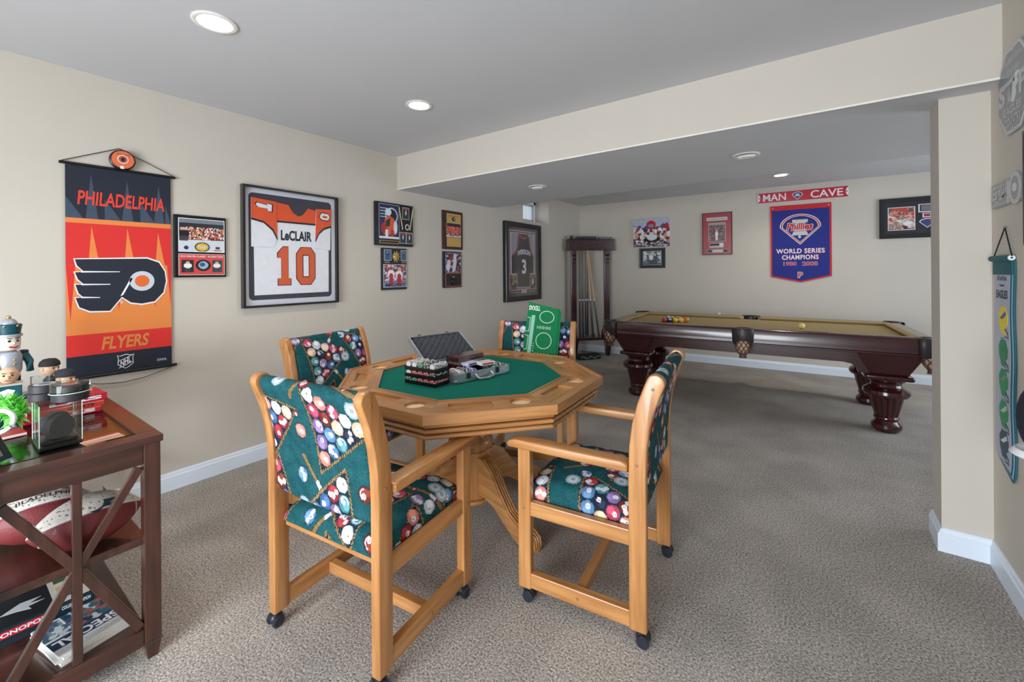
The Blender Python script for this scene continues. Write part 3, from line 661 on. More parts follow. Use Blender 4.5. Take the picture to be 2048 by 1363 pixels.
# ------------------------------------------------------------------ corner cue rack: local -y faces the room
m_rk = M('rack_dark_cherry', (66, 22, 30), rough=.2, c2=(40, 14, 20), scale=1.5, stretch=(20, 20, 3), coat=.5)
RKL, RKA = (-2.90, 6.17, 0), math.radians(43)
rk = thing('cue_rack', 'tall dark cherry cue rack standing in the corner behind the pool table', 'cue rack', RKL, RKA)
part('top_box', B().box(-.375, .375, -.06, .06, 1.672, 1.83), m_rk, rk, bevel=.004)
part('top_molding', B().box(-.39, .39, -.072, .065, 1.662, 1.680).box(-.385, .385, -.068, .065, 1.826, 1.838), m_rk, rk, bevel=.004)
for s in (-1, 1):
    p_ = part('post', B().box(s * .27 - .042, s * .27 + .042, -.02, .03, .30, 1.665), m_rk, rk, bevel=.003)
    part('corbel', B().prism([(-.02, 1.665), (-.062, 1.665), (-.062, 1.60), (-.040, 1.575), (-.040, 1.53), (-.058, 1.515), (-.058, 1.475), (-.02, 1.465)], s * .27 - .03, s * .27 + .03, 'x'), m_rk, p_, bevel=.002)
    part('leg', B().add([(s * .27 - .05, -.09, .265), (s * .27 + .05, -.09, .265), (s * .27 + .05, .03, .265), (s * .27 - .05, .03, .265), (s * .27 - .024, -.055, 0), (s * .27 + .024, -.055, 0), (s * .27 + .024, .02, 0), (s * .27 - .024, .02, 0)],
                        [(0, 1, 2, 3), (7, 6, 5, 4), (0, 4, 5, 1), (1, 5, 6, 2), (2, 6, 7, 3), (3, 7, 4, 0)]), m_rk, rk, bevel=.003)
part('bottom_shelf', B().box(-.36, .36, -.15, .10, .265, .302), m_rk, rk, bevel=.006)
def on_rack(x, y, z): return (RKL[0] + x * math.cos(RKA) - y * math.sin(RKA), RKL[1] + x * math.sin(RKA) + y * math.cos(RKA), z)
m_cueb = M('cue_black', (24, 26, 34), rough=.25, coat=.4); m_cuel = M('cue_maple', (206, 166, 112), rough=.3); m_ivory = M('cue_collar', (232, 230, 224), rough=.3)
for k, (x, y, x1, maple, lab) in enumerate(((-.17, .02, -.17, 0, 'black cue standing upright nearest a post of the rack'), (-.125, .0, -.13, 0, 'black cue standing second from the rack post'), (-.075, .02, -.07, 0, 'dark cue standing in the middle of the rack'),
                                          (-.035, .045, -.03, 0, 'dark cue right beside the leaning maple cue'), (.105, -.09, -.03, 1, 'pale maple cue leaning in the corner rack'), (.02, -.06, -.045, 2, 'two tone cue with a thin pale shaft leaning in the rack'))):
    q = thing('pool_cue', lab, 'pool cue', on_rack(x, y, .3045 if maple else .303), RKA, 'cues in the corner rack')
    top = (x1 - x, .02 - y if maple else 0, 1.352); at = lambda f: (top[0] * f, top[1] * f, top[2] * f)
    part('butt', B().tube([at(0), at(.42)], [.0145, .0115], 12), m_cueb, q, smooth=.9)
    part('collar', B().tube([at(.42), at(.436)], .0118, 12), m_ivory, q, smooth=.9)
    part('shaft', B().tube([at(.436), at(1)], [.0112, .0065], 12), m_cuel if maple else m_cueb, q, smooth=.9)
m_dk = M('dark_case_leather', (38, 36, 46), rough=.35)
o = part('cue_case', B().box(-.18, .16, -.03, .03, 0, .045), m_dk, None, bevel=.01); o.location = on_rack(-.06, 0, 1.839); o.rotation_euler = (0, 0, RKA); tag(o, 'long dark case lying on top of the cue rack', 'case')
o = part('storage_tray', B().box(-.10, .10, -.04, .04, 0, .012).box(-.10, .10, -.04, -.034, .012, .034).box(-.10, .10, .034, .04, .012, .034).box(-.10, -.094, -.034, .034, .012, .034).box(.094, .10, -.034, .034, .012, .034), M('grey_tray', (96, 94, 100), rough=.5), None, bevel=.002)
o.location = on_rack(.24, 0, 1.839); o.rotation_euler = (0, 0, RKA); tag(o, 'shallow grey tray beside the long case on the cue rack top', 'tray')
o = part('tip_tool', B().lathe([(.02, 0), (.03, .006), (.026, .03), (.03, .05), (.012, .062)], n=18), m_dk, None, smooth=.6); o.location = on_rack(-.30, 0, 1.839); tag(o, 'small round black knob on the cue rack top', 'knob')
o = part('bottle', B().lathe([(.030, 0), (.034, .01), (.034, .07), (.02, .12), (.012, .15), (.013, .17)], n=20), M('brown_bottle', (58, 42, 40), rough=.2), None, smooth=.8); o.location = on_rack(.19, -.06, .303); tag(o, 'slim brown bottle standing on the lower shelf of the cue rack', 'bottle')
for k, (x, y) in enumerate(((-.10, -.1), (-.03, -.11), (.03, -.10), (.10, -.12))):
    o = thing('bridge_head', 'small grey metal bridge head lying on the lower shelf of the cue rack', 'bridge head', on_rack(x, y, .303), RKA + k * .8, 'bridge heads on the rack shelf')
    part('body', B().box(-.022, .022, -.008, .008, 0, .026), M('pewter', (120, 120, 126), rough=.35, metal=.8), o, bevel=.003)
    part('fork', B().tube([(-.02, 0, .024), (-.014, 0, .046), (0, 0, .032), (.014, 0, .046), (.02, 0, .024)], .005, 8), MATS['pewter'], o, smooth=.9)
o = thing('ball_rack_bag', 'dark green folded bag with a chain pattern on the carpet under the cue rack', 'bag', on_rack(-.12, -.22, 0), RKA + .2)
part('bag_body', B().prism(rrect(-.20, .20, -.09, .09, .05), .0, .07, 'z'), M('dark_green_cloth', (20, 40, 36), rough=.8), o, bevel=.018, smooth=.6)
part('chain', B().tube([(-.16 + .04 * i, -.095 + .012 * (i % 2), .035 + .018 * math.sin(i * 1.9)) for i in range(9)], .007, 8), M('pale_chain', (150, 156, 146), rough=.4), o, smooth=.9)

# ------------------------------------------------------------------ wall decorations (local x right, z up, -y out of the wall)
BX = Vector((1, BA)).normalized()
def left_wall(name, label, cat, y, z, group=None): return thing(name, label, cat, (XL, y, z), PI / 2, group)
def back_wall(name, label, cat, s, z, group=None): return thing(name, label, cat, (XL + s * BX.x, YB + s * BX.y, z), math.atan(BA), group)
def right_wall(name, label, cat, y, z, group=None): return thing(name, label, cat, (XR, y, z), -PI / 2, group)
def frame_part(t, w, h, fw_, d, mat, name='frame', inner=.6):
    b = B(); o = [(-w / 2, -h / 2), (w / 2, -h / 2), (w / 2, h / 2), (-w / 2, h / 2)]; i_ = [(x - math.copysign(fw_, x), z - math.copysign(fw_, z)) for x, z in o]
    loops = [[(x, 0, z) for x, z in o], [(x, -d * .9, z) for x, z in o], [(x - math.copysign(fw_ * .15, x), -d, z - math.copysign(fw_ * .15, z)) for x, z in o], [(x, -d * .92, z) for x, z in i_], [(x, -d * (1 - inner), z) for x, z in i_]]
    vs = [p for l in loops for p in l]; fs = [(j * 4 + k, j * 4 + (k + 1) % 4, (j + 1) * 4 + (k + 1) % 4, (j + 1) * 4 + k) for j in range(4) for k in range(4)]
    return part(name, b.add(vs, fs), mat, t)
P_ = lambda c, r=.5, **k: M('flat_%d_%d_%d_%d' % (*c, int(r * 100)), c, rough=r, var=.02, **k)
navy, red, orange, gold = P_((24, 32, 48), .7), P_((214, 44, 40), .7), P_((226, 134, 66), .7), P_((196, 160, 92), .4)
wht, greyc = P_((232, 234, 240), .6), P_((120, 124, 132), .6)
pane_m = glass('picture_glass', gl=0., rough=.3, k=.22)

def strokes(t, x0, x1, z0, z1, mat, y, n):
    """a worn line of print too small to read: thin uneven strokes"""
    b = B(); rg = random.Random(n)
    for k in range(n):
        x = x0 + (x1 - x0) * (k + .15) / n; w2 = (x1 - x0) / n * rg.uniform(.3, .6); h2 = (z1 - z0) * rg.uniform(.55, 1)
        b.box(x, x + w2, y, y + .0006, z0, z0 + h2)
    part('worn_print', b, mat, t)
# ---- hockey banner hanging from a cord
bn = left_wall('hanging_banner', 'tall orange, red and navy hockey banner with a winged P hung by a cord', 'banner', .668, .775)
BW, BH = .452, 1.15
nbx = lambda f: -BW / 2 + f * BW
nbz = lambda f: BH * (1 - f)
def nb(zx, zy):                      # from a close look at the banner to its own x,z
    f = (zx - 82) / 535.; top = 155 + 78 * f; bot = 1308 - 68 * f
    return (nbx(f), nbz((zy - top) / (bot - top)))
def bslab(name, pts, lay, mat): return slab(name, pts, -.014 - lay * .0006, .0005, mat, bn)
cl = slab('banner_cloth', rectp(-BW / 2, BW / 2, 0, BH), -.0136, .0016, navy, bn)
R_ = lambda f0, f1: rectp(nbx(0), nbx(1), nbz(f1), nbz(f0))
bslab('orange_field', R_(.25, .80), 0, orange); bslab('red_field', R_(.273, .47), 1, red); bslab('red_band', R_(.80, .90), 1, red)
spk = P_((58, 74, 94), .7)
for x, a in ((.22, .035), (.55, .045), (.87, .05)):
    bslab('spike', [(nbx(x), nbz(a)), (nbx(x + .06), nbz(.25)), (nbx(x - .05), nbz(.25))][::-1], 0, spk)
for x in (.02, .36, .70, .96):
    bslab('spike', [(nbx(min(x + .13, 1)), nbz(.25)), (nbx(max(x - .02, 0)), nbz(.25)), (nbx(max(x - .02, 0)), nbz(.15))], 0, spk)
for x, a in ((.22, .285), (.55, .285), (.86, .30)):
    bslab('spike', [(nbx(x), nbz(a)), (nbx(x + .075), nbz(.48)), (nbx(x - .03), nbz(.48))][::-1], 2, orange)
for x, wd, d in ((.03, .05, .73), (.25, .03, .70), (.46, .04, .69), (.63, .035, .68), (.82, .05, .69), (.985, .03, .68)):
    bslab('spike', [(nbx(max(x - wd, 0)), nbz(.4705)), (nbx(min(x + wd, 1)), nbz(.4705)), (nbx(min(x + .005, 1)), nbz(d))], 1, red)
text('lettering', 'PHILADELPHIA', (nbx(.10), nbx(.93), nbz(.185), nbz(.118)), bn, P_((226, 62, 44), .6), -.0152, bold=.02, shear=.12)
text('lettering', 'FLYERS', (nbx(.30), nbx(.76), nbz(.882), nbz(.818)), bn, P_((214, 132, 66), .6), -.0156, bold=.03, shear=.2)
text('lettering', 'NHL', (nbx(.475), nbx(.575), nbz(.966), nbz(.936)), bn, wht, -.0156, bold=.02, warp=lambda x, z: (x, z + (x - nbx(.525)) * .55))
text('lettering', '©NHL', (nbx(.84), nbx(.945), nbz(.972), nbz(.958)), bn, wht, -.0152)
text('lettering', '®', (nbx(.475), nbx(.505), nbz(.662), nbz(.646)), bn, wht, -.0160)
sh = [(-.028, .034), (-.018, .030), (0, .037), (.018, .030), (.028, .034), (.024, .016), (.026, -.012), (.014, -.026), (0, -.036), (-.014, -.026), (-.026, -.012), (-.024, .016)]
cx_, cz_ = nbx(.525), nbz(.951)
bslab('league_shield', [(cx_ + x * 1.35, cz_ + z * 1.15) for x, z in sh][::-1], 0, wht); bslab('league_shield', [(cx_ + x * 1.22, cz_ + z * 1.04) for x, z in sh][::-1], 1, navy)
for k in (-1, 1): bslab('shield_band', [(cx_ - .03, cz_ - .016 + k * .020), (cx_ + .03, cz_ + .012 + k * .020), (cx_ + .03, cz_ + .015 + k * .020), (cx_ - .03, cz_ - .013 + k * .020)], 2, wht)
wing = [(122, 668), (480, 668), (545, 690), (578, 738), (585, 790), (570, 850), (520, 898), (450, 910), (392, 903), (345, 872), (285, 946), (190, 946), (142, 925), (124, 875), (160, 872), (138, 850), (124, 804), (164, 803), (136, 776), (122, 738), (164, 735), (132, 702)]
def grow(pts, k):
    v = [Vector(p) for p in pts]; n = len(v); out = []
    for i in range(n):
        a = (v[i] - v[i - 1]).normalized(); b_ = (v[(i + 1) % n] - v[i]).normalized(); nn = Vector((a.y + b_.y, -a.x - b_.x))
        nn = nn.normalized() if nn.length > .3 else Vector((a.y, -a.x)); out.append(tuple(v[i] + nn * k))
    return out
bslab('emblem_outline', [nb(*p) for p in grow(wing, 8)], 3, wht); bslab('emblem', [nb(*p) for p in wing], 4, navy)
for a, b_ in (((150, 735), (336, 737)), ((150, 803), (288, 804)), ((150, 872), (238, 874))):
    bslab('feather_line', [nb(a[0], a[1] - 4), nb(b_[0], b_[1] - 2), nb(b_[0], b_[1] + 2), nb(a[0], a[1] + 4)], 5, wht)
bslab('feather_line', [nb(392, 770), nb(402, 774), nb(352, 862), nb(338, 868)], 5, wht)
c0 = nb(452, 788); bslab('emblem_ring', ell(c0[0], c0[1], .057, .058), 5, P_((196, 204, 216), .6)); bslab('emblem_dot', ell(c0[0], c0[1], .033, .034), 6, P_((222, 104, 40), .6))
m_rod = M('black_rod', (16, 16, 18), rough=.35)
part('rod', B().tube([(-BW / 2 - .022, -.012, BH + .004), (BW / 2 + .024, -.012, BH + .004)], .008, 10), m_rod, bn, smooth=.9)
part('rod', B().tube([(-BW / 2 - .012, -.012, -.004), (BW / 2 + .024, -.012, -.004)], .009, 10), m_rod, bn, smooth=.9)
part('cord', B().tube([(-BW / 2 - .012, -.014, BH + .012), (-.01, -.008, BH + .127), (BW / 2 + .014, -.014, BH + .012)], .0022, 6), m_rod, bn)
part('cord', B().tube([(-BW / 2, -.014, -.012)] + [(-BW / 2 + BW * f, -.016, -.012 - .05 * math.sin(PI * f)) for f in (.15, .3, .5, .7, .85)] + [(BW / 2, -.014, -.012)], .002, 6), m_rod, bn)
pk = left_wall('souvenir_puck', 'signed orange faced hockey puck hanging over the banner cord', 'puck', .668, 1.984)
part('puck_body', B().lathe([(.001, -.016), (.052, -.016), (.056, -.019), (.056, -.040), (.052, -.043), (.001, -.043)], axis='y', n=40), m_rod, pk, smooth=.5)
part('puck_face', B().lathe([(.001, -.0438), (.049, -.0438), (.049, -.043)], axis='y', n=40, cap=False), P_((224, 112, 66), .5), pk)
slab('emblem', ell(0, .002, .024, .024), -.0444, .0005, wht, pk); slab('emblem', ell(0, .002, .020, .020), -.0449, .0005, P_((196, 86, 60)), pk); slab('emblem', [(p[0] * .35, p[1] * .35) for p in sh][::-1], -.0454, .0005, navy, pk)
for q in (-1, 1): part('signature', B().tube([(q * .022 + .004 * math.sin(i * 2.), -.0442, .030 + q * .003 + .006 * math.cos(i * 2.6) + .0012 * i - .01 * (q > 0) * i / 8) if False else (q * .018 + i * .0028 * 1 - .01, -.0442, .032 - abs(i - 4) * .0012 + .004 * math.cos(i * 2.6)) for i in range(9)], .0009, 5), m_rod, pk)
slab('price_tag', rectp(-.012, .004, -.052, -.036), -.0444, .0005, wht, pk)

# ---- plaques on the left wall
m_marb = M('black_marble_board', (28, 32, 38), rough=.2, c2=(14, 16, 20), scale=9.)
m_navyb = M('navy_board', (22, 28, 40), rough=.25); m_brown = M('brown_board', (58, 36, 32), rough=.35)
def plaque(label, y0, y1, z0, z1, mat, d=.018, name='wall_plaque'):
    t = left_wall(name, label, 'plaque', (y0 + y1) / 2, (z0 + z1) / 2, 'sports plaques on the long wall')
    w_, h_ = y1 - y0, z1 - z0
    part('board', B().box(-w_ / 2, w_ / 2, -d, 0, -h_ / 2, h_ / 2), mat, t, bevel=.005, seg=2)
    return t, w_, h_, -d - .0006
SK = [(220, 176, 146), (200, 150, 120)]
def picture(t, can, w_, h_, x0, x1, z0, z1, y, name='photo', back=None):
    """can painted 0..1 placed into fractions of the board (fractions from the lower left)"""
    X0, X1, Z0, Z1 = -w_ / 2 + x0 * w_, -w_ / 2 + x1 * w_, -h_ / 2 + z0 * h_, -h_ / 2 + z1 * h_
    if back is not None: slab('print_border', rectp(X0 - .004, X1 + .004, Z0 - .004, Z1 + .004), y, .0005, back, t)
    return can.put(name, t, X0, X1, Z0, Z1, y - .0004)
t, w_, h_, yy = plaque('marbled plaque with a team photograph over a red winter game card', .908, 1.194, 1.31, 1.705, m_marb)
c = Can(.24, .19, .0022, (40, 42, 50)); c.rect(0, 1, .88, 1, (120, 126, 140)); c.rect(0, 1, 0, .36, (206, 212, 222)); c.crowd(.16, 1, .38, .74, [(224, 120, 60), (236, 236, 240), (40, 36, 40), (214, 150, 120), (176, 50, 40)], 420, .018, .028)
for x in (.05, .1, .15): c.man(x, .32, .42, (22, 22, 28))
c.ell(.5, .14, .17, .15, (36, 36, 44)); c.ell(.5, .14, .14, .12, (212, 178, 62)); c.ell(.15, .11, .05, .06, (40, 44, 84)); c.rect(.80, .90, .09, .16, (40, 44, 56)); c.rect(.76, .94, .03, .07, (204, 90, 60)); c.noise(8)
picture(t, c, w_, h_, .09, .95, .42, .94, yy, back=wht)
X = lambda f: -w_ / 2 + f * w_
Z_ = lambda f: -h_ / 2 + f * h_
text('lettering', 'ALUMNI', (X(.43), X(.61), Z_(.495), Z_(.515)), t, wht, yy - .0009, bold=.02); text('lettering', 'GAME', (X(.46), X(.58), Z_(.468), Z_(.490)), t, wht, yy - .0009, bold=.02)
c = Can(.24, .12, .0024, (206, 72, 66)); c.rect(.05, .31, .12, .72, (30, 40, 44)); c.man(.18, .14, .52, (230, 232, 236)); c.rect(.72, .95, .12, .72, (40, 66, 70)); c.man(.83, .16, .5, (226, 220, 222)); c.ell(.52, .46, .17, .29, (18, 20, 26)); c.ell(.52, .47, .11, .19, (150, 178, 204)); c.ell(.5, .5, .06, .1, (48, 84, 130)); c.noise(6)
picture(t, c, w_, h_, .09, .95, .045, .37, yy, back=P_((206, 190, 190)))
text('lettering', '2012 WINTER CLASSIC · ALUMNI TEAM', (X(.11), X(.93), Z_(.325), Z_(.352)), t, wht, yy - .0009, bold=.02)
# framed white and orange jersey
jf = left_wall('framed_jersey', 'large black frame holding a white and orange hockey jersey numbered 10', 'framed jersey', 1.648, 1.522)
JW, JH = .72, .865
frame_part(jf, JW, JH, .016, .045, black)
slab('mat_board', rectp(-JW / 2 + .015, JW / 2 - .015, -JH / 2 + .015, JH / 2 - .015), -.010, .009, P_((206, 208, 220), .7), jf)
slab('backing', rrect(-.312, .312, -.380, .385, .03), -.0112, .001, P_((62, 62, 72), .8), jf)
jx = lambda f: -JW / 2 + f * JW
jz = lambda f: JH / 2 - f * JH
jm_w = M('jersey_white', (228, 230, 238), rough=.85, var=.03, scale=25., bump=.15, bscale=500.); jm_o = M('jersey_orange', (222, 88, 48), rough=.85, var=.05, scale=25., bump=.15, bscale=500.)
def js(name, pts, lay, mat, t=.003, bev=.001): return slab(name, [(jx(a), jz(b_)) for a, b_ in pts], -.0115 - lay * .0016 - t, t, mat, jf, bev)
js('jersey_body', [(.115, .90), (.895, .895), (.90, .40), (.90, .26), (.11, .26)], 0, jm_w)
js('shoulder_yoke', [(.305, .27), (.745, .27), (.745, .145), (.66, .135), (.60, .20), (.555, .215), (.50, .19), (.45, .125), (.30, .11)], 2, jm_o)
js('yoke_stripe', [(.305, .283), (.745, .283), (.745, .268), (.305, .268)], 3, P_((30, 30, 36), .8), .002, 0)
js('sleeve', [(.085, .50), (.30, .495), (.335, .42), (.325, .115), (.085, .10)], 3, jm_w, .003, .001)
js('sleeve_yoke', [(.085, .265), (.20, .285), (.29, .345), (.332, .42), (.325, .11), (.085, .095)], 5.2, jm_o, .002, .0005)
js('sleeve_stripe', [(.085, .278), (.20, .299), (.285, .36), (.33, .437), (.332, .415), (.29, .343), (.20, .283), (.085, .263)], 5.6, P_((30, 30, 36), .8), .002, 0)
js('sleeve', [(.735, .49), (.915, .505), (.925, .12), (.75, .13), (.735, .40)], 3, jm_w, .003, .001)
js('sleeve_yoke', [(.737, .42), (.78, .345), (.84, .30), (.925, .275), (.93, .12), (.75, .13)], 5.2, jm_o, .002, .0005)
js('sleeve_stripe', [(.737, .437), (.78, .362), (.84, .316), (.925, .29), (.925, .273), (.84, .298), (.78, .343), (.737, .415)], 5.6, P_((30, 30, 36), .8), .002, 0)
text('lettering', 'LeCLAIR', (jx(.37), jx(.70), jz(.435), jz(.345)), jf, P_((34, 36, 46), .8), -.0158, bold=.035)
dk = P_((36, 26, 30), .8); num = P_((210, 92, 54), .8)
def block1(x0, x1, z0, z1): return [(x0 + .0, z1), (x1, z1), (x1, z1 + .075), (x1 - .03, z1 + .075), (x1 - .03, z0), (x0 + .05, z0), (x0, z0 + .06), (x0, z0 + .10), (x0 + .03, z0 + .09), (x0 + .03, z1 + .075), (x0, z1 + .075)]
one = [(.335, .825), (.475, .825), (.475, .765), (.445, .765), (.445, .485), (.39, .485), (.33, .545), (.33, .585), (.372, .585), (.372, .765), (.335, .765)]
js('number', one, 2.4, dk, .001, 0); js('number', [(.405 + (a - .405) * .90, .655 + (b_ - .655) * .965) for a, b_ in one], 3.2, num, .001, 0)
zero = [(.525, .545), (.575, .485), (.69, .485), (.74, .545), (.74, .765), (.69, .825), (.575, .825), (.525, .765)]
js('number', zero, 2.4, dk, .001, 0); js('number', [(.632 + (a - .632) * .93, .655 + (b_ - .655) * .965) for a, b_ in zero], 3.2, num, .001, 0)
js('number', [(.595, .555), (.668, .555), (.668, .755), (.595, .755)], 3.9, dk, .001, 0); js('number', [(.603, .563), (.660, .563), (.660, .747), (.603, .747)], 4.5, jm_w, .001, 0)
a1 = [(.125, .150), (.14, .135), (.235, .15), (.235, .135), (.28, .142), (.275, .20), (.24, .195), (.24, .178), (.15, .172)]
js('sleeve_number', [(.195 + (a - .195) * 1.14, .167 + (b_ - .167) * 1.22) for a, b_ in a1], 6.4, dk, .001, 0); js('sleeve_number', a1, 7.1, jm_w, .001, 0)
js('sleeve_number', [(.785, .185), (.81, .155), (.89, .16), (.91, .185), (.905, .215), (.88, .235), (.81, .23), (.785, .21)], 6.4, dk, .001, 0); js('sleeve_number', [(.792, .187), (.814, .163), (.887, .168), (.902, .187), (.898, .212), (.876, .227), (.814, .222), (.792, .208)], 7.1, jm_w, .001, 0)
js('sleeve_number', [(.82, .185), (.875, .187), (.875, .208), (.82, .206)], 7.8, num, .001, 0)
part('pane', B().box(-JW / 2 + .012, JW / 2 - .012, -.0385, -.0375, -JH / 2 + .012, JH / 2 - .012), pane_m, jf)
# goalie plaque
t, w_, h_, yy = plaque('square navy plaque with a goalie picture, player cards and gold feathers', 2.38, 2.816, 1.583, 1.983, m_navyb, .03)
c = Can(.24, .30, .003, (28, 42, 84)); c.ell(.62, .68, .32, .24, (210, 216, 228)); c.ell(.62, .68, .27, .20, (22, 30, 52))
for k in range(4): c.rect(.04, .5, .62 + k * .085, .64 + k * .085, (214, 220, 230))
c.ell(.45, .78, .16, .11, (214, 226, 240)); c.poly([(.2, .1), (.8, .12), (.74, .6), (.5, .68), (.28, .58)], (214, 92, 54)); c.poly([(.3, .5), (.56, .62), (.52, .36), (.34, .34)], (34, 50, 60)); c.ell(.22, .3, .14, .16, (172, 40, 48)); c.rect(.3, .44, .02, .26, (224, 230, 236)); c.rect(.58, .72, .02, .26, (176, 44, 50)); c.ell(.82, .34, .1, .2, (220, 224, 230)); c.rect(0, 1, 0, .06, (224, 228, 236)); c.noise(9)
picture(t, c, w_, h_, .09, .60, .17, .95, yy, back=P_((196, 186, 166)))
for x0, x1, z0, z1 in ((.71, .88, .66, .93), (.63, .79, .08, .33), (.81, .97, .08, .33)):
    c = Can(.07, .10, .003, (48, 54, 66)); c.man(.5, .1, .75, (200, 206, 214) if x0 < .8 else (206, 214, 220)); c.rect(0, 1, .85, 1, (150, 60, 50)); c.noise(12); picture(t, c, w_, h_, x0, x1, z0, z1, yy, 'player_card', P_((206, 202, 190)))
fe = B()
for s, x in ((-1, .65), (1, .96)):
    for k in range(8): a = -w_ / 2 + (x + s * .012 * (k - 4)) * w_; z = -h_ / 2 + (.40 + k * .066) * h_; fe.prism([(a - .006, z), (a + .006, z + .006), (a + .004, z + .03), (a - .005, z + .024)], yy - .001, yy + .001)
part('gold_feathers', fe, P_((222, 206, 160), .35), t)
slab('medal', ell(-w_ / 2 + .83 * w_, -h_ / 2 + .47 * h_, .026, .030), yy - .003, .003, P_((206, 208, 196), .3), t); slab('medal_emblem', ell(-w_ / 2 + .83 * w_, -h_ / 2 + .47 * h_, .017, .02), yy - .0036, .0006, navy, t)
slab('name_plate', rectp(-w_ / 2 + .09 * w_, -w_ / 2 + .60 * w_, -h_ / 2 + .05 * h_, -h_ / 2 + .12 * h_), yy - .001, .001, gold, t); slab('name_plate_inner', rectp(-w_ / 2 + .105 * w_, -w_ / 2 + .585 * w_, -h_ / 2 + .062 * h_, -h_ / 2 + .108 * h_), yy - .0016, .0006, m_rod, t)
# mascot plaque below it
t, w_, h_, yy = plaque('narrow navy plaque with two players over the letters MCAST and a gold medallion', 2.452, 2.743, 1.172, 1.562, m_navyb)
for x0, x1 in ((.10, .36), (.77, .98)):
    c = Can(.07, .10, .003, (60, 96, 130)); c.man(.5, .08, .8, (44, 48, 60)); c.rect(0, 1, 0, .12, (40, 90, 150)); c.noise(14); picture(t, c, w_, h_, x0, x1, .71, .95, yy, 'player_card', P_((206, 210, 216)))
g = B().lathe([(.001, -.006), (.03, -.005), (.04, 0)], axis='y', n=20, c=(-w_ / 2 + .56 * w_, yy, -h_ / 2 + .80 * h_), cap=False)
for k in range(9): a = k * .7; g.tube([(-w_ / 2 + .56 * w_, yy - .004, -h_ / 2 + .8 * h_), (-w_ / 2 + .56 * w_ + .046 * math.cos(a), yy - .003, -h_ / 2 + .80 * h_ + .055 * math.sin(a))], .005, 6)
part('medallion', g, M('polished_gold', (216, 186, 112), rough=.3, metal=.7), t, smooth=.9)
for x in (.20, .88): slab('name_plate', rectp(-w_ / 2 + (x - .1) * w_, -w_ / 2 + (x + .1) * w_, -h_ / 2 + .64 * h_, -h_ / 2 + .68 * h_), yy - .0006, .0006, P_((140, 110, 60)), t)
c = Can(.26, .22, .003, (120, 126, 150)); c.crowd(0, 1, .3, 1, [(176, 50, 70), (210, 214, 224), (70, 60, 90), (206, 170, 160)], 200, .06, .06); c.man(.32, .05, .9, (236, 232, 238), trousers=(176, 40, 56)); c.man(.68, .05, .86, (236, 232, 238), trousers=(176, 40, 56)); c.ell(.32, .48, .09, .14, (176, 40, 56)); c.ell(.68, .46, .09, .14, (176, 40, 56)); c.ell(.32, .84, .07, .07, (190, 44, 60)); c.noise(10)
picture(t, c, w_, h_, .07, .97, .07, .60, yy, back=P_((206, 214, 222)))
text('lettering', 'MCAST', (-w_ / 2 + .14 * w_, -w_ / 2 + .95 * w_, -h_ / 2 + .075 * h_, -h_ / 2 + .155 * h_), t, P_((52, 62, 92)), yy - .001, bold=.03)
# brown team plaque
t, w_, h_, yy = plaque('brown wooden plaque with gold plates around a team photograph', 3.236, 3.551, 1.583, 2.002, m_brown)
for z0, z1 in ((.69, .93), (.07, .31)): slab('gold_plate', rectp(-w_ / 2 + .19 * w_, w_ / 2 - .10 * w_, -h_ / 2 + z0 * h_, -h_ / 2 + z1 * h_), yy - .0006, .0006, gold, t)
slab('plate_emblem', ell(.01, -h_ / 2 + .79 * h_, .028, .022), yy - .0014, .0006, navy, t); slab('plate_emblem', ell(.018, -h_ / 2 + .79 * h_, .009, .009), yy - .002, .0006, P_((210, 200, 190)), t)
slab('engraved_line', rectp(-.07, .09, -h_ / 2 + .86 * h_, -h_ / 2 + .873 * h_), yy - .0014, .0006, P_((120, 70, 40)), t)
c = Can(.23, .16, .003, (46, 40, 46)); c.rect(0, 1, 0, .12, (226, 222, 214)); c.crowd(.03, .97, .3, .74, [(206, 70, 60), (222, 150, 130), (200, 60, 56)], 260, .035, .06); c.crowd(.1, .9, .08, .3, [(40, 44, 70), (200, 196, 196), (190, 60, 56)], 120, .03, .06); c.noise(8)
picture(t, c, w_, h_, .19, .89, .33, .68, yy, back=P_((220, 204, 160)))
# cup plaque
t, w_, h_, yy = plaque('dark plaque with a player lifting a silver cup above a puck in an orange rim', 3.239, 3.529, 1.166, 1.559, m_navyb)
c = Can(.22, .20, .003, (46, 36, 52)); c.crowd(0, 1, 0, 1, [(96, 40, 60), (58, 46, 66), (200, 190, 196), (150, 60, 70)], 160, .07, .07); c.poly([(.42, 0), (.62, .05), (.72, .5), (.70, .86), (.6, .95), (.5, .84), (.48, .5)], (206, 212, 224)); c.ell(.6, .9, .09, .08, (214, 218, 228)); c.ell(.2, .52, .12, .14, (226, 200, 190)); c.ell(.14, .26, .13, .2, (214, 218, 230)); c.noise(9)
picture(t, c, w_, h_, .14, .94, .43, .95, yy, back=P_((190, 196, 206)))
slab('puck_rim', rrect(-w_ / 2 + .11 * w_, w_ / 2 - .05 * w_, -h_ / 2 + .03 * h_, -h_ / 2 + .40 * h_, .012), yy - .002, .002, P_((206, 92, 56)), t); slab('puck_bed', rrect(-w_ / 2 + .135 * w_, w_ / 2 - .065 * w_, -h_ / 2 + .045 * h_, -h_ / 2 + .385 * h_, .010), yy - .003, .0012, P_((34, 30, 34), .4), t)
part('puck', B().lathe([(.001, -.014), (.040, -.014), (.042, -.011), (.042, 0)], axis='y', n=28, c=(.012, yy - .003, -h_ / 2 + .17 * h_), cap=False), m_rod, t, smooth=.5, rot=(0, 0, 0)); slab('gold_stud', rectp(-.004, .022, -h_ / 2 + .27 * h_, -h_ / 2 + .31 * h_), yy - .004, .001, gold, t)
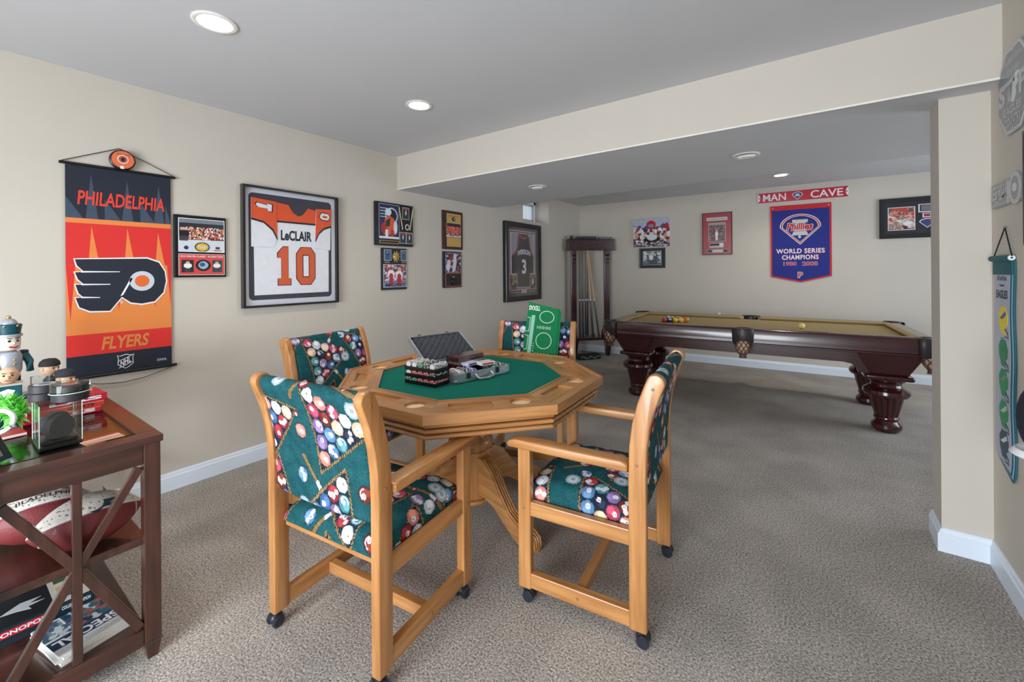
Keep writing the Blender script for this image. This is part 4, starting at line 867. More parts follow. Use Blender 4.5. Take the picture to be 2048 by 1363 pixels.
# framed black basketball jersey
kf = left_wall('framed_jersey', 'black framed sleeveless basketball jersey with the number 3 and two small photos', 'framed jersey', 4.757, 1.467)
KW, KH = .862, 1.045
frame_part(kf, KW, KH, .065, .05, black)
slab('mat_board', rectp(-KW / 2 + .05, KW / 2 - .05, -KH / 2 + .05, KH / 2 - .05), -.010, .009, P_((84, 80, 84), .8), kf)
kx = lambda f: -KW / 2 + f * KW
kz = lambda f: KH / 2 - f * KH
def ks(name, pts, lay, mat, t=.001, bev=0): return slab(name, [(kx(a), kz(b_)) for a, b_ in pts], -.0105 - lay * .001 - t, t, mat, kf, bev)
pink, lgr, dred, blk = P_((190, 150, 156), .7), P_((150, 152, 162), .8), P_((92, 20, 36), .7), M('jersey_black', (26, 26, 30), rough=.8, var=.2, scale=30.)
kr = lambda x0, x1, z0, z1: [(x0, z1), (x1, z1), (x1, z0), (x0, z0)]
ks('mat_line', kr(.13, .88, .095, .86), 0, pink); ks('mat_line', kr(.15, .86, .112, .845), 1, dred); ks('mat_inner', kr(.165, .845, .125, .835), 2, P_((196, 192, 200), .7)); ks('mat_window', kr(.20, .81, .135, .825), 3, P_((54, 50, 52), .8))
ks('mat_light', [(.20, .42), (.30, .37), (.37, .28), (.38, .135), (.20, .135)], 4, lgr); ks('mat_light', [(.81, .44), (.72, .38), (.66, .29), (.65, .135), (.81, .135)], 4, lgr)
ks('jersey', [(.345, .60), (.70, .60), (.70, .30), (.665, .17), (.60, .165), (.56, .185), (.50, .19), (.45, .18), (.41, .15), (.37, .165), (.345, .30)], 5, blk, .004, .0015)
for pts in ([(.20, .42), (.30, .372), (.355, .28), (.37, .16), (.395, .155), (.38, .29), (.32, .39), (.21, .435)], [(.81, .44), (.72, .385), (.675, .29), (.66, .175), (.685, .175), (.70, .28), (.745, .37), (.81, .42)]): ks('trim', pts, 9.2, P_((150, 50, 44), .7), .001)
ks('collar', [(.405, .155), (.45, .195), (.53, .205), (.585, .195), (.615, .168), (.60, .165), (.56, .183), (.50, .19), (.45, .178), (.42, .150)], 9.2, P_((186, 90, 70), .7), .001)
text('lettering', 'IVERSON', (kx(.355), kx(.70), kz(.40), kz(.335)), kf, wht, -.0215, bold=.03, warp=lambda x, z: (x, z - 1.2 * (x - kx(.5275)) ** 2))
text('lettering', '3', (kx(.452), kx(.592), kz(.665), kz(.455)), kf, dred, -.0215, bold=.06); text('lettering', '3', (kx(.462), kx(.582), kz(.655), kz(.465)), kf, wht, -.0222, bold=.03)
for x0, x1 in ((.15, .335), (.71, .87)):
    ks('photo_mat', kr(x0 - .012, x1 + .01, .645, .865), 5, pink, .002); c = Can(.13, .2, .005, (70, 60, 56) if x0 < .5 else (40, 40, 44)); c.crowd(0, 1, 0, 1, [(150, 128, 100), (96, 84, 76), (40, 36, 36)], 40, .15, .12); c.man(.5, .05, .8, (228, 226, 222) if x0 > .5 else (150, 130, 100)); c.noise(10)
    c.put('photo', kf, kx(x0), kx(x1 - .005), kz(.855), kz(.668), -.0185)
ks('name_plate', kr(.455, .61, .862, .905), 4, P_((176, 172, 172), .3)); ks('mat_line', kr(.15, .40, .885, .892), 4, pink); ks('mat_line', kr(.66, .86, .885, .892), 4, pink)
part('pane', B().box(-KW / 2 + .06, KW / 2 - .06, -.042, -.041, -KH / 2 + .06, KH / 2 - .06), pane_m, kf)

# ---- back wall
t = back_wall('canvas_print', 'unframed colour canvas of celebrating ballplayers in red and white', 'canvas print', 1.195, 1.924)
part('canvas_block', B().box(-.273, .273, -.03, 0, -.218, .218), P_((196, 198, 206), .8), t, bevel=.002)
c = Can(.546, .436, .006, (176, 186, 204)); c.rect(0, 1, 0, .3, (128, 112, 100)); c.crowd(0, 1, .45, .75, [(70, 84, 120), (206, 210, 222), (150, 60, 70)], 90, .05, .05); c.ell(.5, .78, .13, .14, (196, 24, 34)); c.ell(.5, .74, .08, .06, (120, 150, 170)); c.ell(.93, .62, .06, .2, (190, 26, 36)); c.crowd(0, 1, .18, .6, [(236, 236, 240), (226, 226, 234), (168, 30, 42), (56, 60, 84), (206, 160, 130)], 240, .04, .055); c.ell(.52, .25, .22, .13, (34, 34, 26)); c.ell(.52, .33, .14, .11, (220, 224, 232)); c.crowd(0, 1, 0, .16, [(60, 48, 84), (206, 200, 210), (130, 100, 90)], 90, .04, .03); c.noise(9)
c.put('picture', t, -.273, .273, -.218, .218, -.0306, 'canvas_print')
t = back_wall('small_picture', 'small dark frame with a black and white sports photograph under the canvas', 'framed photo', 1.202, 1.531)
frame_part(t, .394, .306, .02, .02, black); slab('mat_board', rectp(-.18, .18, -.136, .136), -.010, .009, P_((46, 54, 58), .7), t)
c = Can(.27, .21, .005, (150, 152, 156)); c.crowd(0, 1, .2, 1, [(90, 92, 96), (206, 208, 212), (60, 62, 66), (180, 182, 186)], 90, .09, .09); c.man(.45, .1, .75, (228, 230, 234)); c.man(.68, .1, .7, (70, 72, 78)); c.rect(0, 1, 0, .12, (54, 56, 66)); c.noise(10); slab('print_border', rectp(-.139, .139, -.109, .109), -.0108, .0006, P_((176, 178, 182)), t); c.put('photo', t, -.132, .132, -.102, .102, -.0114)
t = back_wall('framed_collage', 'red matted frame with a pitcher photograph and a ticket', 'framed photo', 2.112, 1.856)
frame_part(t, .388, .60, .008, .022, P_((60, 10, 18), .25)); slab('mat_board', rectp(-.188, .188, -.294, .294), -.013, .012, P_((158, 16, 34), .35), t)
slab('title_card', rectp(-.135, .135, .185, .232), -.0136, .0006, P_((206, 206, 206)), t); strokes(t, -.115, .125, .20, .218, P_((90, 94, 100)), -.0142, 24)
c = Can(.22, .26, .005, (40, 30, 34)); c.crowd(0, 1, .05, .9, [(96, 30, 40), (130, 60, 60), (60, 44, 44), (170, 120, 110)], 220, .05, .045); c.rect(0, 1, .9, 1, (150, 150, 156)); c.man(.48, .04, .62, (230, 228, 232), trousers=(226, 224, 228)); c.noise(8); slab('print_border', rectp(-.112, .112, -.112, .155), -.0136, .0006, P_((186, 178, 172)), t); c.put('photo', t, -.104, .104, -.104, .147, -.0142)
slab('ticket', rectp(-.10, .085, -.200, -.130), -.0136, .0006, P_((190, 186, 180)), t); slab('ticket_band', rectp(-.092, .03, -.172, -.140), -.0142, .0006, P_((40, 36, 40)), t); slab('ticket_stub', rectp(.03, .078, -.19, -.138), -.0142, .0006, P_((214, 224, 230)), t)
slab('caption_card', rectp(-.13, .14, -.272, -.222), -.0136, .0006, P_((160, 150, 160)), t); slab('caption_logo', rectp(-.12, -.065, -.265, -.229), -.0142, .0006, P_((60, 44, 80)), t); slab('caption_logo', rectp(.08, .135, -.265, -.229), -.0142, .0006, P_((44, 34, 60)), t); slab('caption_panel', rectp(-.06, .075, -.262, -.232), -.0142, .0006, P_((206, 206, 206)), t)
part('pane', B().box(-.18, .18, -.0195, -.019, -.29, .29), pane_m, t)
# street style sign
t = back_wall('street_sign', 'red embossed street style sign reading MAN CAVE', 'sign', 3.105, 2.30)
SGN_TILT = 0.0
slab('sign_plate', rrect(-.492, .492, -.075, .075, .014), -.008, .003, P_((206, 196, 204), .35), t); slab('sign_field', rrect(-.482, .482, -.066, .066, .010), -.0092, .0012, P_((190, 26, 44), .35), t)
text('lettering', 'MAN', (-.425, -.165, -.047, .047), t, wht, -.0102, bold=.012); text('lettering', 'CAVE', (.10, .43, -.047, .047), t, wht, -.0102, bold=.012)
def fan(cx, cz, r, name, lay, mat, parent, k=1.):
    pts = [(cx + r * 1.02 * math.cos(a) * k, cz + r * .05 + r * .78 * math.sin(a) * k) for a in np.linspace(.12, PI - .12, 18)] + [(cx, cz - r * .95 * k)]
    return slab(name, pts, -.0092 - lay * .0007, .0006, mat, parent)
fan(-.04, .0, .058, 'emblem', 1, wht, t); fan(-.04, 0, .058, 'emblem', 2, P_((40, 54, 130)), t, .86); slab('emblem_bell', [(-.068, -.01), (-.012, -.01), (-.022, .025), (-.058, .025)], -.0114, .0006, P_((196, 204, 220)), t)
for s in (-1, 1):
    slab('end_disc', [(s * .482, -.05)] + [(s * (.482 - .024 * math.sin(a)), -.05 * math.cos(a)) for a in np.linspace(.1, PI - .1, 12)] + [(s * .482, .05)], -.0100, .0007, wht, t); slab('mount_hole', ell(s * .468, 0, .006, .008), -.0108, .0007, navy, t)
# pennant
t = back_wall('pennant_banner', 'blue and red championship pennant with a bell emblem under the MAN CAVE sign', 'banner', 3.09, 2.18)
pe = [(-.328, 0), (-.326, -.94), (.005, -1.012), (.328, -.93), (.328, 0)]
slab('pennant_border', pe, -.012, .003, P_((200, 30, 42), .7), t); slab('pennant_field', [(-.308, -.062), (-.308, -.925), (.005, -.992), (.308, -.915), (.308, -.062)], -.0128, .0008, P_((28, 40, 132), .75), t)
def fan2(cx, cz, w2, h2, lay, mat):
    pts = [(cx + w2 * math.cos(a), cz + h2 * .42 * math.sin(a) / math.sin(PI / 2)) for a in np.linspace(.1, PI - .1, 22)] + [(cx - w2 * .98, cz - .02 * h2), (cx, cz - h2 * .58), (cx + w2 * .98, cz - .02 * h2)]
    slab('emblem_fan', pts, -.0128 - lay * .0007, .0006, mat, t)
fan2(0, -.29, .222, .40, 1, wht); fan2(0, -.29, .212, .38, 2, P_((176, 30, 44), .7)); fan2(0, -.291, .198, .350, 3, wht); fan2(0, -.291, .190, .335, 4, P_((30, 40, 120), .75))
bell = P_((190, 200, 204), .7)
slab('emblem_bell', [(-.085, -.195), (.085, -.195), (.082, -.235), (.05, -.24), (.06, -.33), (.092, -.40), (-.092, -.40), (-.06, -.33), (-.05, -.24), (-.082, -.235)], -.0164, .0006, bell, t); slab('emblem_clapper', ell(-.005, -.42, .016, .02), -.0164, .0006, bell, t)
text('lettering', 'Phillies', (-.150, .142, -.335, -.232), t, wht, -.0172, bold=.075, shear=.18); text('lettering', 'Phillies', (-.145, .137, -.330, -.237), t, P_((190, 32, 46), .7), -.0180, bold=.035, shear=.18); slab('underline', [(-.13, -.352), (.13, -.345), (.13, -.337), (-.13, -.344)], -.0172, .0006, P_((196, 60, 70)), t)
for s, z1, z0, x in (('WORLD SERIES', -.570, -.636, .262), ('CHAMPIONS', -.652, -.718, .198)): text('lettering', s, (-x - .005, x, z0, z1), t, P_((206, 40, 60)), -.0138, bold=.045, space=1.1); text('lettering', s, (-x, x - .005, z0 + .003, z1 - .003), t, wht, -.0146, bold=.02, space=1.1)
for s, a, b_ in (('1980', -.185, -.04), ('2008', .02, .185)): text('lettering', s, (a, b_, -.796, -.742), t, P_((206, 170, 186)), -.0138, bold=.05); text('lettering', s, (a + .004, b_ - .004, -.792, -.746), t, P_((176, 34, 70)), -.0146, bold=.015)
text('lettering', 'P', (-.03, .03, -.955, -.875), t, wht, -.0138, bold=.09); text('lettering', 'P', (-.025, .025, -.950, -.880), t, P_((196, 36, 50)), -.0146, bold=.04)
for s in (-1, 1): slab('grommet', ell(s * .30, -.03, .006, .006, 10), -.0126, .0008, wht, t)
# black framed team photo, partly behind the column from here
t = back_wall('framed_collage', 'wide black frame with a dogpile photograph, small cards and a patch', 'framed photo', 4.245, 1.926)
frame_part(t, .74, .47, .045, .035, black); slab('mat_board', rectp(-.34, .34, -.20, .20), -.012, .011, P_((40, 42, 48), .7), t)
c = Can(.26, .27, .005, (120, 96, 92)); c.crowd(0, 1, .5, 1, [(190, 70, 60), (214, 150, 130), (90, 84, 84)], 110, .07, .07); c.crowd(0, 1, .08, .6, [(224, 222, 228), (196, 60, 64), (150, 130, 120), (214, 180, 160)], 120, .09, .07); c.ell(.75, .3, .2, .08, (232, 232, 238)); c.ell(.65, .1, .1, .07, (40, 36, 40)); c.noise(9); slab('print_border', rectp(-.292, -.052, -.142, .130), -.0128, .0008, P_((226, 220, 226)), t); c.put('photo', t, -.284, -.060, -.134, .122, -.0134)
slab('card', rectp(-.025, .14, .055, .15), -.0128, .0008, wht, t); slab('card_face', rectp(-.014, .13, .066, .142), -.0136, .0008, P_((84, 40, 50)), t); slab('card_inner', rectp(0, .12, .075, .133), -.0144, .0008, P_((110, 116, 120)), t)
slab('patch', rectp(.01, .085, -.005, .045), -.0128, .0008, wht, t); slab('patch_face', rectp(.02, .075, .004, .038), -.0136, .0008, P_((176, 30, 50)), t)
pts = [(.05 + .07 * math.cos(a), -.06 + .045 * math.sin(a)) for a in np.linspace(0.1, PI - .1, 14)] + [(.05, -.125)]
slab('emblem', pts, -.0128, .0008, wht, t); slab('emblem', [(.05 + (x - .05) * .86, -.068 + (z + .068) * .84) for x, z in pts], -.0136, .0008, P_((60, 54, 120)), t)
part('pane', B().box(-.33, .33, -.031, -.0305, -.195, .195), pane_m, t)

# ---- right wall (local x runs towards the camera)
def rx(y): return -y
t = right_wall('stop_sign', 'grey octagonal metal sign with STOP and a bird head on the right wall', 'sign', 2.505, 2.035)
al = M('sign_aluminium', (176, 180, 182), rough=.35, metal=.5); sg = M('sign_grey_paint', (128, 132, 136), rough=.3)
def oc(r): return [(r * math.cos(PI / 8 + k * PI / 4), r * math.sin(PI / 8 + k * PI / 4)) for k in range(8)]
slab('sign_plate', oc(.186), -.008, .003, al, t); slab('sign_edge', oc(.178), -.0088, .0008, P_((206, 208, 206), .4), t); slab('sign_field', oc(.170), -.0096, .0008, sg, t)
lt = P_((190, 192, 194), .4)
text('lettering', 'ST P', (-.15, .145, -.045, .045), t, lt, -.0102, bold=.04); slab('bird_head', [(-.015, -.05), (.0, .02), (.03, .055), (.07, .05), (.045, .03), (.06, .01), (.03, -.005), (.035, -.03), (.01, -.055)], -.0102, .0006, P_((214, 218, 220), .4), t)
strokes(t, -.08, .09, .105, .135, P_((158, 162, 166), .4), -.0102, 12); strokes(t, -.06, .07, .062, .093, P_((158, 162, 166), .4), -.0102, 9); text('lettering', 'EAGLES', (-.09, .09, -.095, -.06), t, lt, -.0102, bold=.03); text('lettering', 'COUNTRY', (-.085, .085, -.14, -.105), t, lt, -.0102, bold=.03)
for z in (.152, -.155): slab('screw', ell(0, z, .006, .006, 10), -.0108, .001, al, t)
t = right_wall('autograph_sign', 'small grey metal plate with a signature and a round 10 on the right wall', 'sign', 2.52, 1.638)
slab('sign_plate', rrect(-.25, .16, -.052, .052, .010), -.007, .003, sg, t, .001); slab('sign_line', rectp(-.245, .10, .033, .036), -.0076, .0006, lt, t); slab('sign_line', rectp(-.245, .10, -.040, -.037), -.0076, .0006, lt, t)
text('lettering', 'Eagles', (-.238, -.058, -.034, .040), t, lt, -.0078, bold=.02, shear=.35); slab('flourish', [(-.19, -.034), (-.07, -.008), (-.07, -.001), (-.19, -.027)], -.0078, .0006, lt, t)
text('lettering', '1', (-.062, -.035, -.045, .045), t, lt, -.0079, bold=.05); slab('disc', ell(.023, .004, .062, .064), -.0084, .0036, lt, t); slab('disc_inner', ell(.023, .004, .038, .046), -.0090, .0006, sg, t); slab('bird_head', ell(.023, .006, .022, .018), -.0096, .0006, P_((210, 212, 214)), t)
t = right_wall('helmet_banner', 'narrow grey and teal felt banner of bird helmets hanging on the right wall', 'banner', 2.625, .50)
teal = P_((22, 96, 112), .8); felt = P_((176, 180, 196), .9)
def wav(z): return .006 * math.sin(z * 17)
ed = [(.112 + wav(z), z) for z in np.linspace(.0, .858, 30)]; el = [(-.112 + .5 * wav(z + .1), z) for z in np.linspace(.858, .03, 30)]
slab('banner_back', [(.085, -.035)] + ed + el, -.008, .004, teal, t)
slab('banner_edge', [(.088, -.020)] + [(x - .012, z) for x, z in ed[1:-1]] + [(x + .006, z) for x, z in el[1:]], -.0088, .0008, P_((150, 186, 214), .8), t); slab('banner_edge', [(.080, -.012)] + [(x - .020, z) for x, z in ed[1:-1]] + [(x + .007, z) for x, z in el[1:]], -.0096, .0008, teal, t)
slab('banner_field', [(.070, .0)] + [(x - .036, z) for x, z in ed[1:-1]] + [(x + .009, z) for x, z in el[1:]], -.0104, .0008, felt, t)
part('rod_sleeve', B().tube([(-.118, -.013, .868), (.110, -.013, .868)], .012, 14).box(-.114, .108, -.012, -.006, .80, .868), M('teal_sleeve', (20, 92, 100), rough=.7), t, smooth=.9)
part('rod_end', B().lathe([(.004, .003), (.010, .003), (.011, 0)], axis='x', n=16, c=(.110, -.013, .868), cap=False), P_((230, 232, 234), .4), t, smooth=.9)
part('cord', B().tube([(-.09, -.014, .875), (.02, -.008, .995), (.118, -.014, .875)], .0022, 6), m_rod, t)
part('nail', B().tube([(.02, 0, .995), (.02, -.014, .997)], .004, 8), M('steel_nail', (190, 190, 190), rough=.3, metal=1.), t)
ink = P_((60, 64, 76), .7)
strokes(t, -.065, .05, .775, .80, ink, -.0112, 9); strokes(t, -.035, .02, .75, .762, ink, -.0112, 8); text('lettering', 'EAGLES', (-.075, .055, .700, .735), t, ink, -.0112, bold=.04)
def helmet(z, col, wingc):
    slab('helmet', [(-.045, z - .01), (-.05, z + .03), (-.02, z + .062), (.03, z + .06), (.055, z + .02), (.05, z - .012), (.02, z - .03), (.03, z - .055), (-.02, z - .05)], -.0114, .001, P_(col, .6), t)
    slab('helmet_wing', [(-.035, z + .01), (.03, z + .045), (.04, z + .03), (.0, z + .01)], -.0120, .0006, P_(wingc, .6), t)
    part('face_mask', B().tube([(.028, -.0118, z - .03), (.055, -.0118, z - .045), (.06, -.0118, z - .065), (.03, -.0118, z - .06)], .0022, 6), P_((70, 74, 80), .4), t)
helmet(.605, (226, 200, 36), (70, 84, 140)); helmet(.47, (20, 130, 84), (24, 120, 80)); helmet(.345, (20, 140, 86), (120, 130, 126)); helmet(.215, (18, 138, 84), (186, 194, 190)); helmet(.09, (24, 74, 88), (206, 210, 214))
for z in (.535, .405, .28, .15, .022): slab('caption_line', [(-.03, z - .003), (.025, z + .001), (.025, z + .006), (-.03, z + .002)], -.0112, .0006, P_((140, 144, 156), .8), t)
t = right_wall('side_picture', 'black framed picture between the octagonal sign and the hanging hat', 'framed photo', 2.09, 1.617)
frame_part(t, .50, .42, .03, .03, black); slab('mat_board', rectp(-.23, .23, -.19, .19), -.012, .011, P_((70, 72, 80), .7), t)
t = right_wall('hanging_hat', 'navy cloth hat with a white band hanging above a silver wall hook', 'hat', 1.985, .86)
part('crown', B().ball((0, -.07, 0), .1, 24, sx=1.02, sy=.66, sz=1.25), M('navy_cloth', (26, 30, 48), rough=.85, bump=.2), t, smooth=1.)
part('band', B().lathe([(.078, -.103), (.084, -.098), (.072, -.082)], c=(0, -.07, -.01), n=30, cap=False), wht, t, smooth=.8)
part('hook', B().tube([(-.12, -.075, -.115), (.05, -.075, -.165)], .008, 10).tube([(-.03, 0, -.14), (-.03, -.075, -.14)], .006, 8), M('silver_hook', (170, 178, 190), rough=.25, metal=1.), t, smooth=.9)

# ------------------------------------------------------------------ console table with crossed end panels
m_cw = lambda a: M('console_walnut_' + a, (82, 48, 37), rough=.28, c2=(52, 29, 22), scale=1.5, stretch=[2.5 if q == a else 24 for q in 'xyz'], coat=.4)
CX, CY = -2.483, .278
cs = thing('console_table', 'dark walnut console table with crossed end braces, two shelves and a glass inset top', 'console table', (CX, CY, 0))
cvx, cvy, cvz = m_cw('x'), m_cw('y'), m_cw('z')
for sx in (-1, 1):
    for sy in (-1, 1):
        l = part('leg', B().box(sx * .590 - .0225, sx * .590 + .0225, sy * .183 - .0225, sy * .183 + .0225, .055, .745)
                 .add([(sx * .59 + a * .0225, sy * .183 + b_ * .0225, .055) for a, b_ in ((-1, -1), (1, -1), (1, 1), (-1, 1))] + [(sx * .59 + a * .014, sy * .183 + b_ * .014, 0) for a, b_ in ((-1, -1), (1, -1), (1, 1), (-1, 1))],
                      [(0, 1, 2, 3), (7, 6, 5, 4), (0, 4, 5, 1), (1, 5, 6, 2), (2, 6, 7, 3), (3, 7, 4, 0)]), cvz, cs, bevel=.002)
        part('ankle_band', B().box(sx * .59 - .0255, sx * .59 + .0255, sy * .183 - .0255, sy * .183 + .0255, .055, .062), M('pewter_band', (90, 88, 90), rough=.3, metal=.8), l, bevel=.002)
    part('apron', B().box(sx * .590 - .014, sx * .590 + .014, -.161, .161, .675, .745), cvy, cs, bevel=.003)
    part('bottom_rail', B().box(sx * .590 - .014, sx * .590 + .014, -.161, .161, .052, .108), cvy, cs, bevel=.003)
    part('center_bar', B().box(sx * .590 - .012, sx * .590 + .012, -.0115, .0115, .108, .675), cvz, cs, bevel=.002)
    for y1, z1 in ((-.152, .665), (.152, .665), (-.152, .118), (.152, .118)):
        d = Vector((y1, z1 - .405)).normalized(); n = Vector((-d.y, d.x)) * .0125
        p0 = Vector((0, .405)); p1 = Vector((y1, z1))
        part('cross_brace', B().prism([tuple(p0 + n), tuple(p0 - n), tuple(p1 - n), tuple(p1 + n)], sx * .590 - .010, sx * .590 + .010, 'x'), cvz, cs, bevel=.002)
for sy in (-1, 1): part('apron', B().box(-.568, .568, sy * .183 - .014, sy * .183 + .014, .675, .745), cvx, cs, bevel=.003)
part('shelf', B().box(-.585, .585, -.172, .172, .392, .420), cvx, cs, bevel=.003); part('shelf', B().box(-.585, .585, -.168, .168, .084, .109), cvx, cs, bevel=.003)
for sx in (-1, 1): part('top_board', B().box(sx * .62 - (.0 if sx < 0 else .075), sx * .62 + (.075 if sx < 0 else 0), -.212, .212, .745, .770), cvy, cs, bevel=.003)
for sy in (-1, 1): part('top_board', B().box(-.545, .545, sy * .212 - (0 if sy < 0 else .062), sy * .212 + (.062 if sy < 0 else 0), .745, .770), cvx, cs, bevel=.003)
part('top_panel', B().box(-.545, .545, -.15, .15, .747, .758), cvx, cs)
part('glass_bead', B().box(-.547, .547, -.153, -.147, .758, .7715).box(-.547, .547, .147, .153, .758, .7715).box(-.548, -.542, -.15, .15, .758, .7715).box(.542, .548, -.15, .15, .758, .7715), m_rod, cs)
part('glass_inset', B().box(-.542, .542, -.147, .147, .7655, .7695), glass('tabletop_glass', (.9, .96, .93), gl=.12), cs)
ZTOP = .7705
def top(x, y, z=0.): return (x, y, ZTOP + z)
# acrylic puck display case with pucks inside and on top
m_ac = glass('clear_acrylic', (.95, .985, .97), gl=.05)
ac = thing('acrylic_case', 'clear acrylic display case on a black base near the end of the console', 'display case', top(-2.057, .259))
part('case_base', B().box(-.07, .07, -.049, .049, 0, .012), m_rod, ac, bevel=.002)
for q in (-1, 1):
    part('case_wall', B().box(-.07, .07, q * .047 - .0015, q * .047 + .0015, .012, .140), m_ac, ac); part('case_wall', B().box(q * .0685 - .0015, q * .0685 + .0015, -.0455, .0455, .012, .140), m_ac, ac)
part('case_lid', B().box(-.07, .07, -.0485, .0485, .140, .143), m_ac, ac)
for q in (-1, 1):
    for s in (-1, 1): part('case_edge', B().box(q * .0695 - .0012, q * .0695 + .0012, s * .048 - .0012, s * .048 + .0012, .012, .143), M('acrylic_edge', (206, 226, 220), rough=.2), ac)
part('puck_stand', B().box(-.05, .05, -.04, .04, .012, .022), m_rod, ac, bevel=.002)
m_puck = M('puck_rubber', (40, 42, 46), rough=.5, bump=.2, bscale=400.)
PUCK = B().lathe([(.001, 0), (.0365, 0), (.0381, .002), (.0381, .0234), (.0365, .0254), (.001, .0254)], n=40).mesh('hockey_puck', 0, .5)
def puck(loc, lab, rot=(0, 0, 0), sc=1.): o = obj('hockey_puck', PUCK, m_puck, None, loc, rot); o.scale = (sc, sc, 1); return tag(o, lab, 'puck', 'hockey pucks on the console')
puck(top(-2.033, .253, .0605), 'black hockey puck standing on edge at the front inside the acrylic case', (0, PI / 2, .5)); puck(top(-2.098, .253, .0605), 'black hockey puck standing on edge at the back inside the acrylic case', (0, PI / 2, .45))
ZK = .1435
puck(top(-2.095, .235, ZK), 'plain black puck lying flat on the acrylic case, lower of the pair'); puck(top(-2.094, .236, ZK + .026), 'black puck with a pale round logo, upper of the pair on the acrylic case')
o = part('puck_logo', B().lathe([(.001, .0004), (.027, .0004), (.027, 0)], n=30, cap=False), P_((196, 200, 208)), None); bpy.data.objects.remove(o)
pu = bpy.data.objects['hockey_puck.003']; part('puck_logo', B().lathe([(.001, .0262), (.027, .0262), (.027, .0252)], n=30, cap=False), P_((196, 200, 208)), pu); part('puck_logo', B().lathe([(.001, .0266), (.015, .0266), (.015, .026)], n=24, cap=False), P_((90, 94, 104)), pu)
BP = top(-2.018, .285, ZK)
puck(BP, 'wide black puck lying flat on the front edge of the acrylic case', sc=1.2)
cp = thing('cased_puck', 'black puck sealed in a round clear holder stacked on the acrylic case', 'puck', (BP[0], BP[1], BP[2] + .026))
part('puck', B().lathe([(.001, .003), (.042, .003), (.044, .006), (.044, .022), (.042, .025), (.001, .025)], n=40), m_puck, cp, smooth=.5)
part('clear_holder', B().lathe([(.0495, 0), (.0495, .030), (.048, .032), (.001, .032)], n=40, cap=False), m_ac, cp, smooth=.6); part('holder_rim', B().lathe([(.0498, .0), (.0512, .0015), (.0498, .003)], n=40, cap=False), MATS['acrylic_edge'], cp)
part('puck_label', B().lathe([(.001, .0256), (.024, .0256)], n=24, cap=False), P_((176, 130, 130)), cp)
# red books
bk = [((-2.465, .318, 0), .022, (196, 34, 56), 'EALS', 0., 'red paperback at the bottom of the book stack on the console'), ((-2.463, .326, .0225), .021, (206, 60, 44), 'SPORTS', .03, 'orange red sports book in the middle of the stack on the console'), ((-2.468, .335, .044), .026, (186, 30, 50), 'LAS', .06, 'red book on top of the stack on the console')]
for k, (p, hgt, c_, s, a, lab) in enumerate(bk):
    b_ = thing('red_book', lab, 'book', top(*p), a, 'red books on the console')
    m_ = M('book_cover_%d' % k, c_, rough=.35)
    part('cover', B().box(-.075, .078, -.105, .105, 0, .002).box(-.075, .078, -.105, .105, hgt - .002, hgt).box(.0745, .078, -.105, .105, .002, hgt - .002), m_, b_, bevel=.0008)
    part('pages', B().box(-.072, .0745, -.101, .101, .002, hgt - .002), P_((232, 226, 212), .8), b_)
    e = text('spine_lettering', s, (-.06 if k != 1 else .0, .09 if k != 1 else .075, hgt * .22, hgt * .80), b_, wht if k != 1 else P_((70, 20, 20)), -.0785, bold=.04); e.rotation_euler = (0, 0, PI / 2)
    if k == 2:
        for q in range(2): part('title_bar', B().box(-.05 + q * .02, -.04 + q * .02, .03, .085, hgt, hgt + .0005), P_((236, 190, 180)), b_)
        e = text('title', 'LAS', (-.09, .02, 0, .05), b_, wht, 0, bold=.04); e.rotation_euler = (-PI / 2, 0, PI / 2); e.location = (-.01, 0, hgt + .0006)
    else:
        part('spine_line', B().box(.078, .0784, -.104, .104, hgt * .88, hgt * .93), wht, b_)
o = thing('small_red_book', 'thin red booklet lying alone behind the acrylic case', 'book', top(-2.29, .165), .1)
part('cover', B().box(-.05, .05, -.04, .04, 0, .012), M('booklet_red', (196, 40, 66), rough=.4), o, bevel=.001); part('pages', B().box(-.048, .0505, -.039, .0395, .002, .010), P_((236, 232, 226)), o)
o = thing('photo_card', 'tan photo card lying flat under the glass edge beside the acrylic case', 'card', top(-1.975, .352), .12)
part('card', B().box(-.035, .04, -.05, .05, 0, .001), P_((206, 160, 130), .3), o); part('card_stripe', B().box(-.035, -.020, -.05, .05, .001, .0014), P_((196, 60, 60), .3), o); part('card_stripe', B().box(-.012, -.006, -.05, .05, .001, .0014), wht, o)
# nutcracker soldier
nu = thing('nutcracker', 'painted nutcracker soldier with a teal and silver hat at the back of the console', 'nutcracker', top(-2.93, .222), 1.9)
nt_, ns, nf = P_((14, 78, 92), .35), M('silver_paint', (176, 182, 194), rough=.3, metal=.3), P_((236, 218, 206), .4)
part('base', B().box(-.045, .045, -.04, .04, 0, .02), nt_, nu, bevel=.003)
for s in (-1, 1):
    part('leg', B().lathe([(.017, .02), (.019, .05), (.016, .12)], c=(s * .02, 0, 0), n=16), P_((30, 36, 44), .35), nu, smooth=.8)
    part('arm', B().tube([(s * .046, 0, .205), (s * .062, -.01, .165), (s * .056, -.03, .125)], [.016, .015, .013], 10), nt_, nu, smooth=.9)
    part('epaulet', B().ball((s * .047, 0, .212), .018, 12, sz=.5), P_((36, 32, 50)), nu, smooth=1.)
part('body', B().lathe([(.034, .12), (.04, .135), (.042, .20), (.034, .217), (.02, .222)], n=20), ns, nu, smooth=.7)
for z in (.145, .165, .185): part('button', B().ball((0, -.042, z), .005, 8), M('gold_button', (206, 180, 110), rough=.3, metal=.8), nu, smooth=1.)
hd = part('head', B().lathe([(.02, .222), (.034, .228), (.037, .26), (.036, .286), (.02, .29)], n=24), nf, nu, smooth=.8)
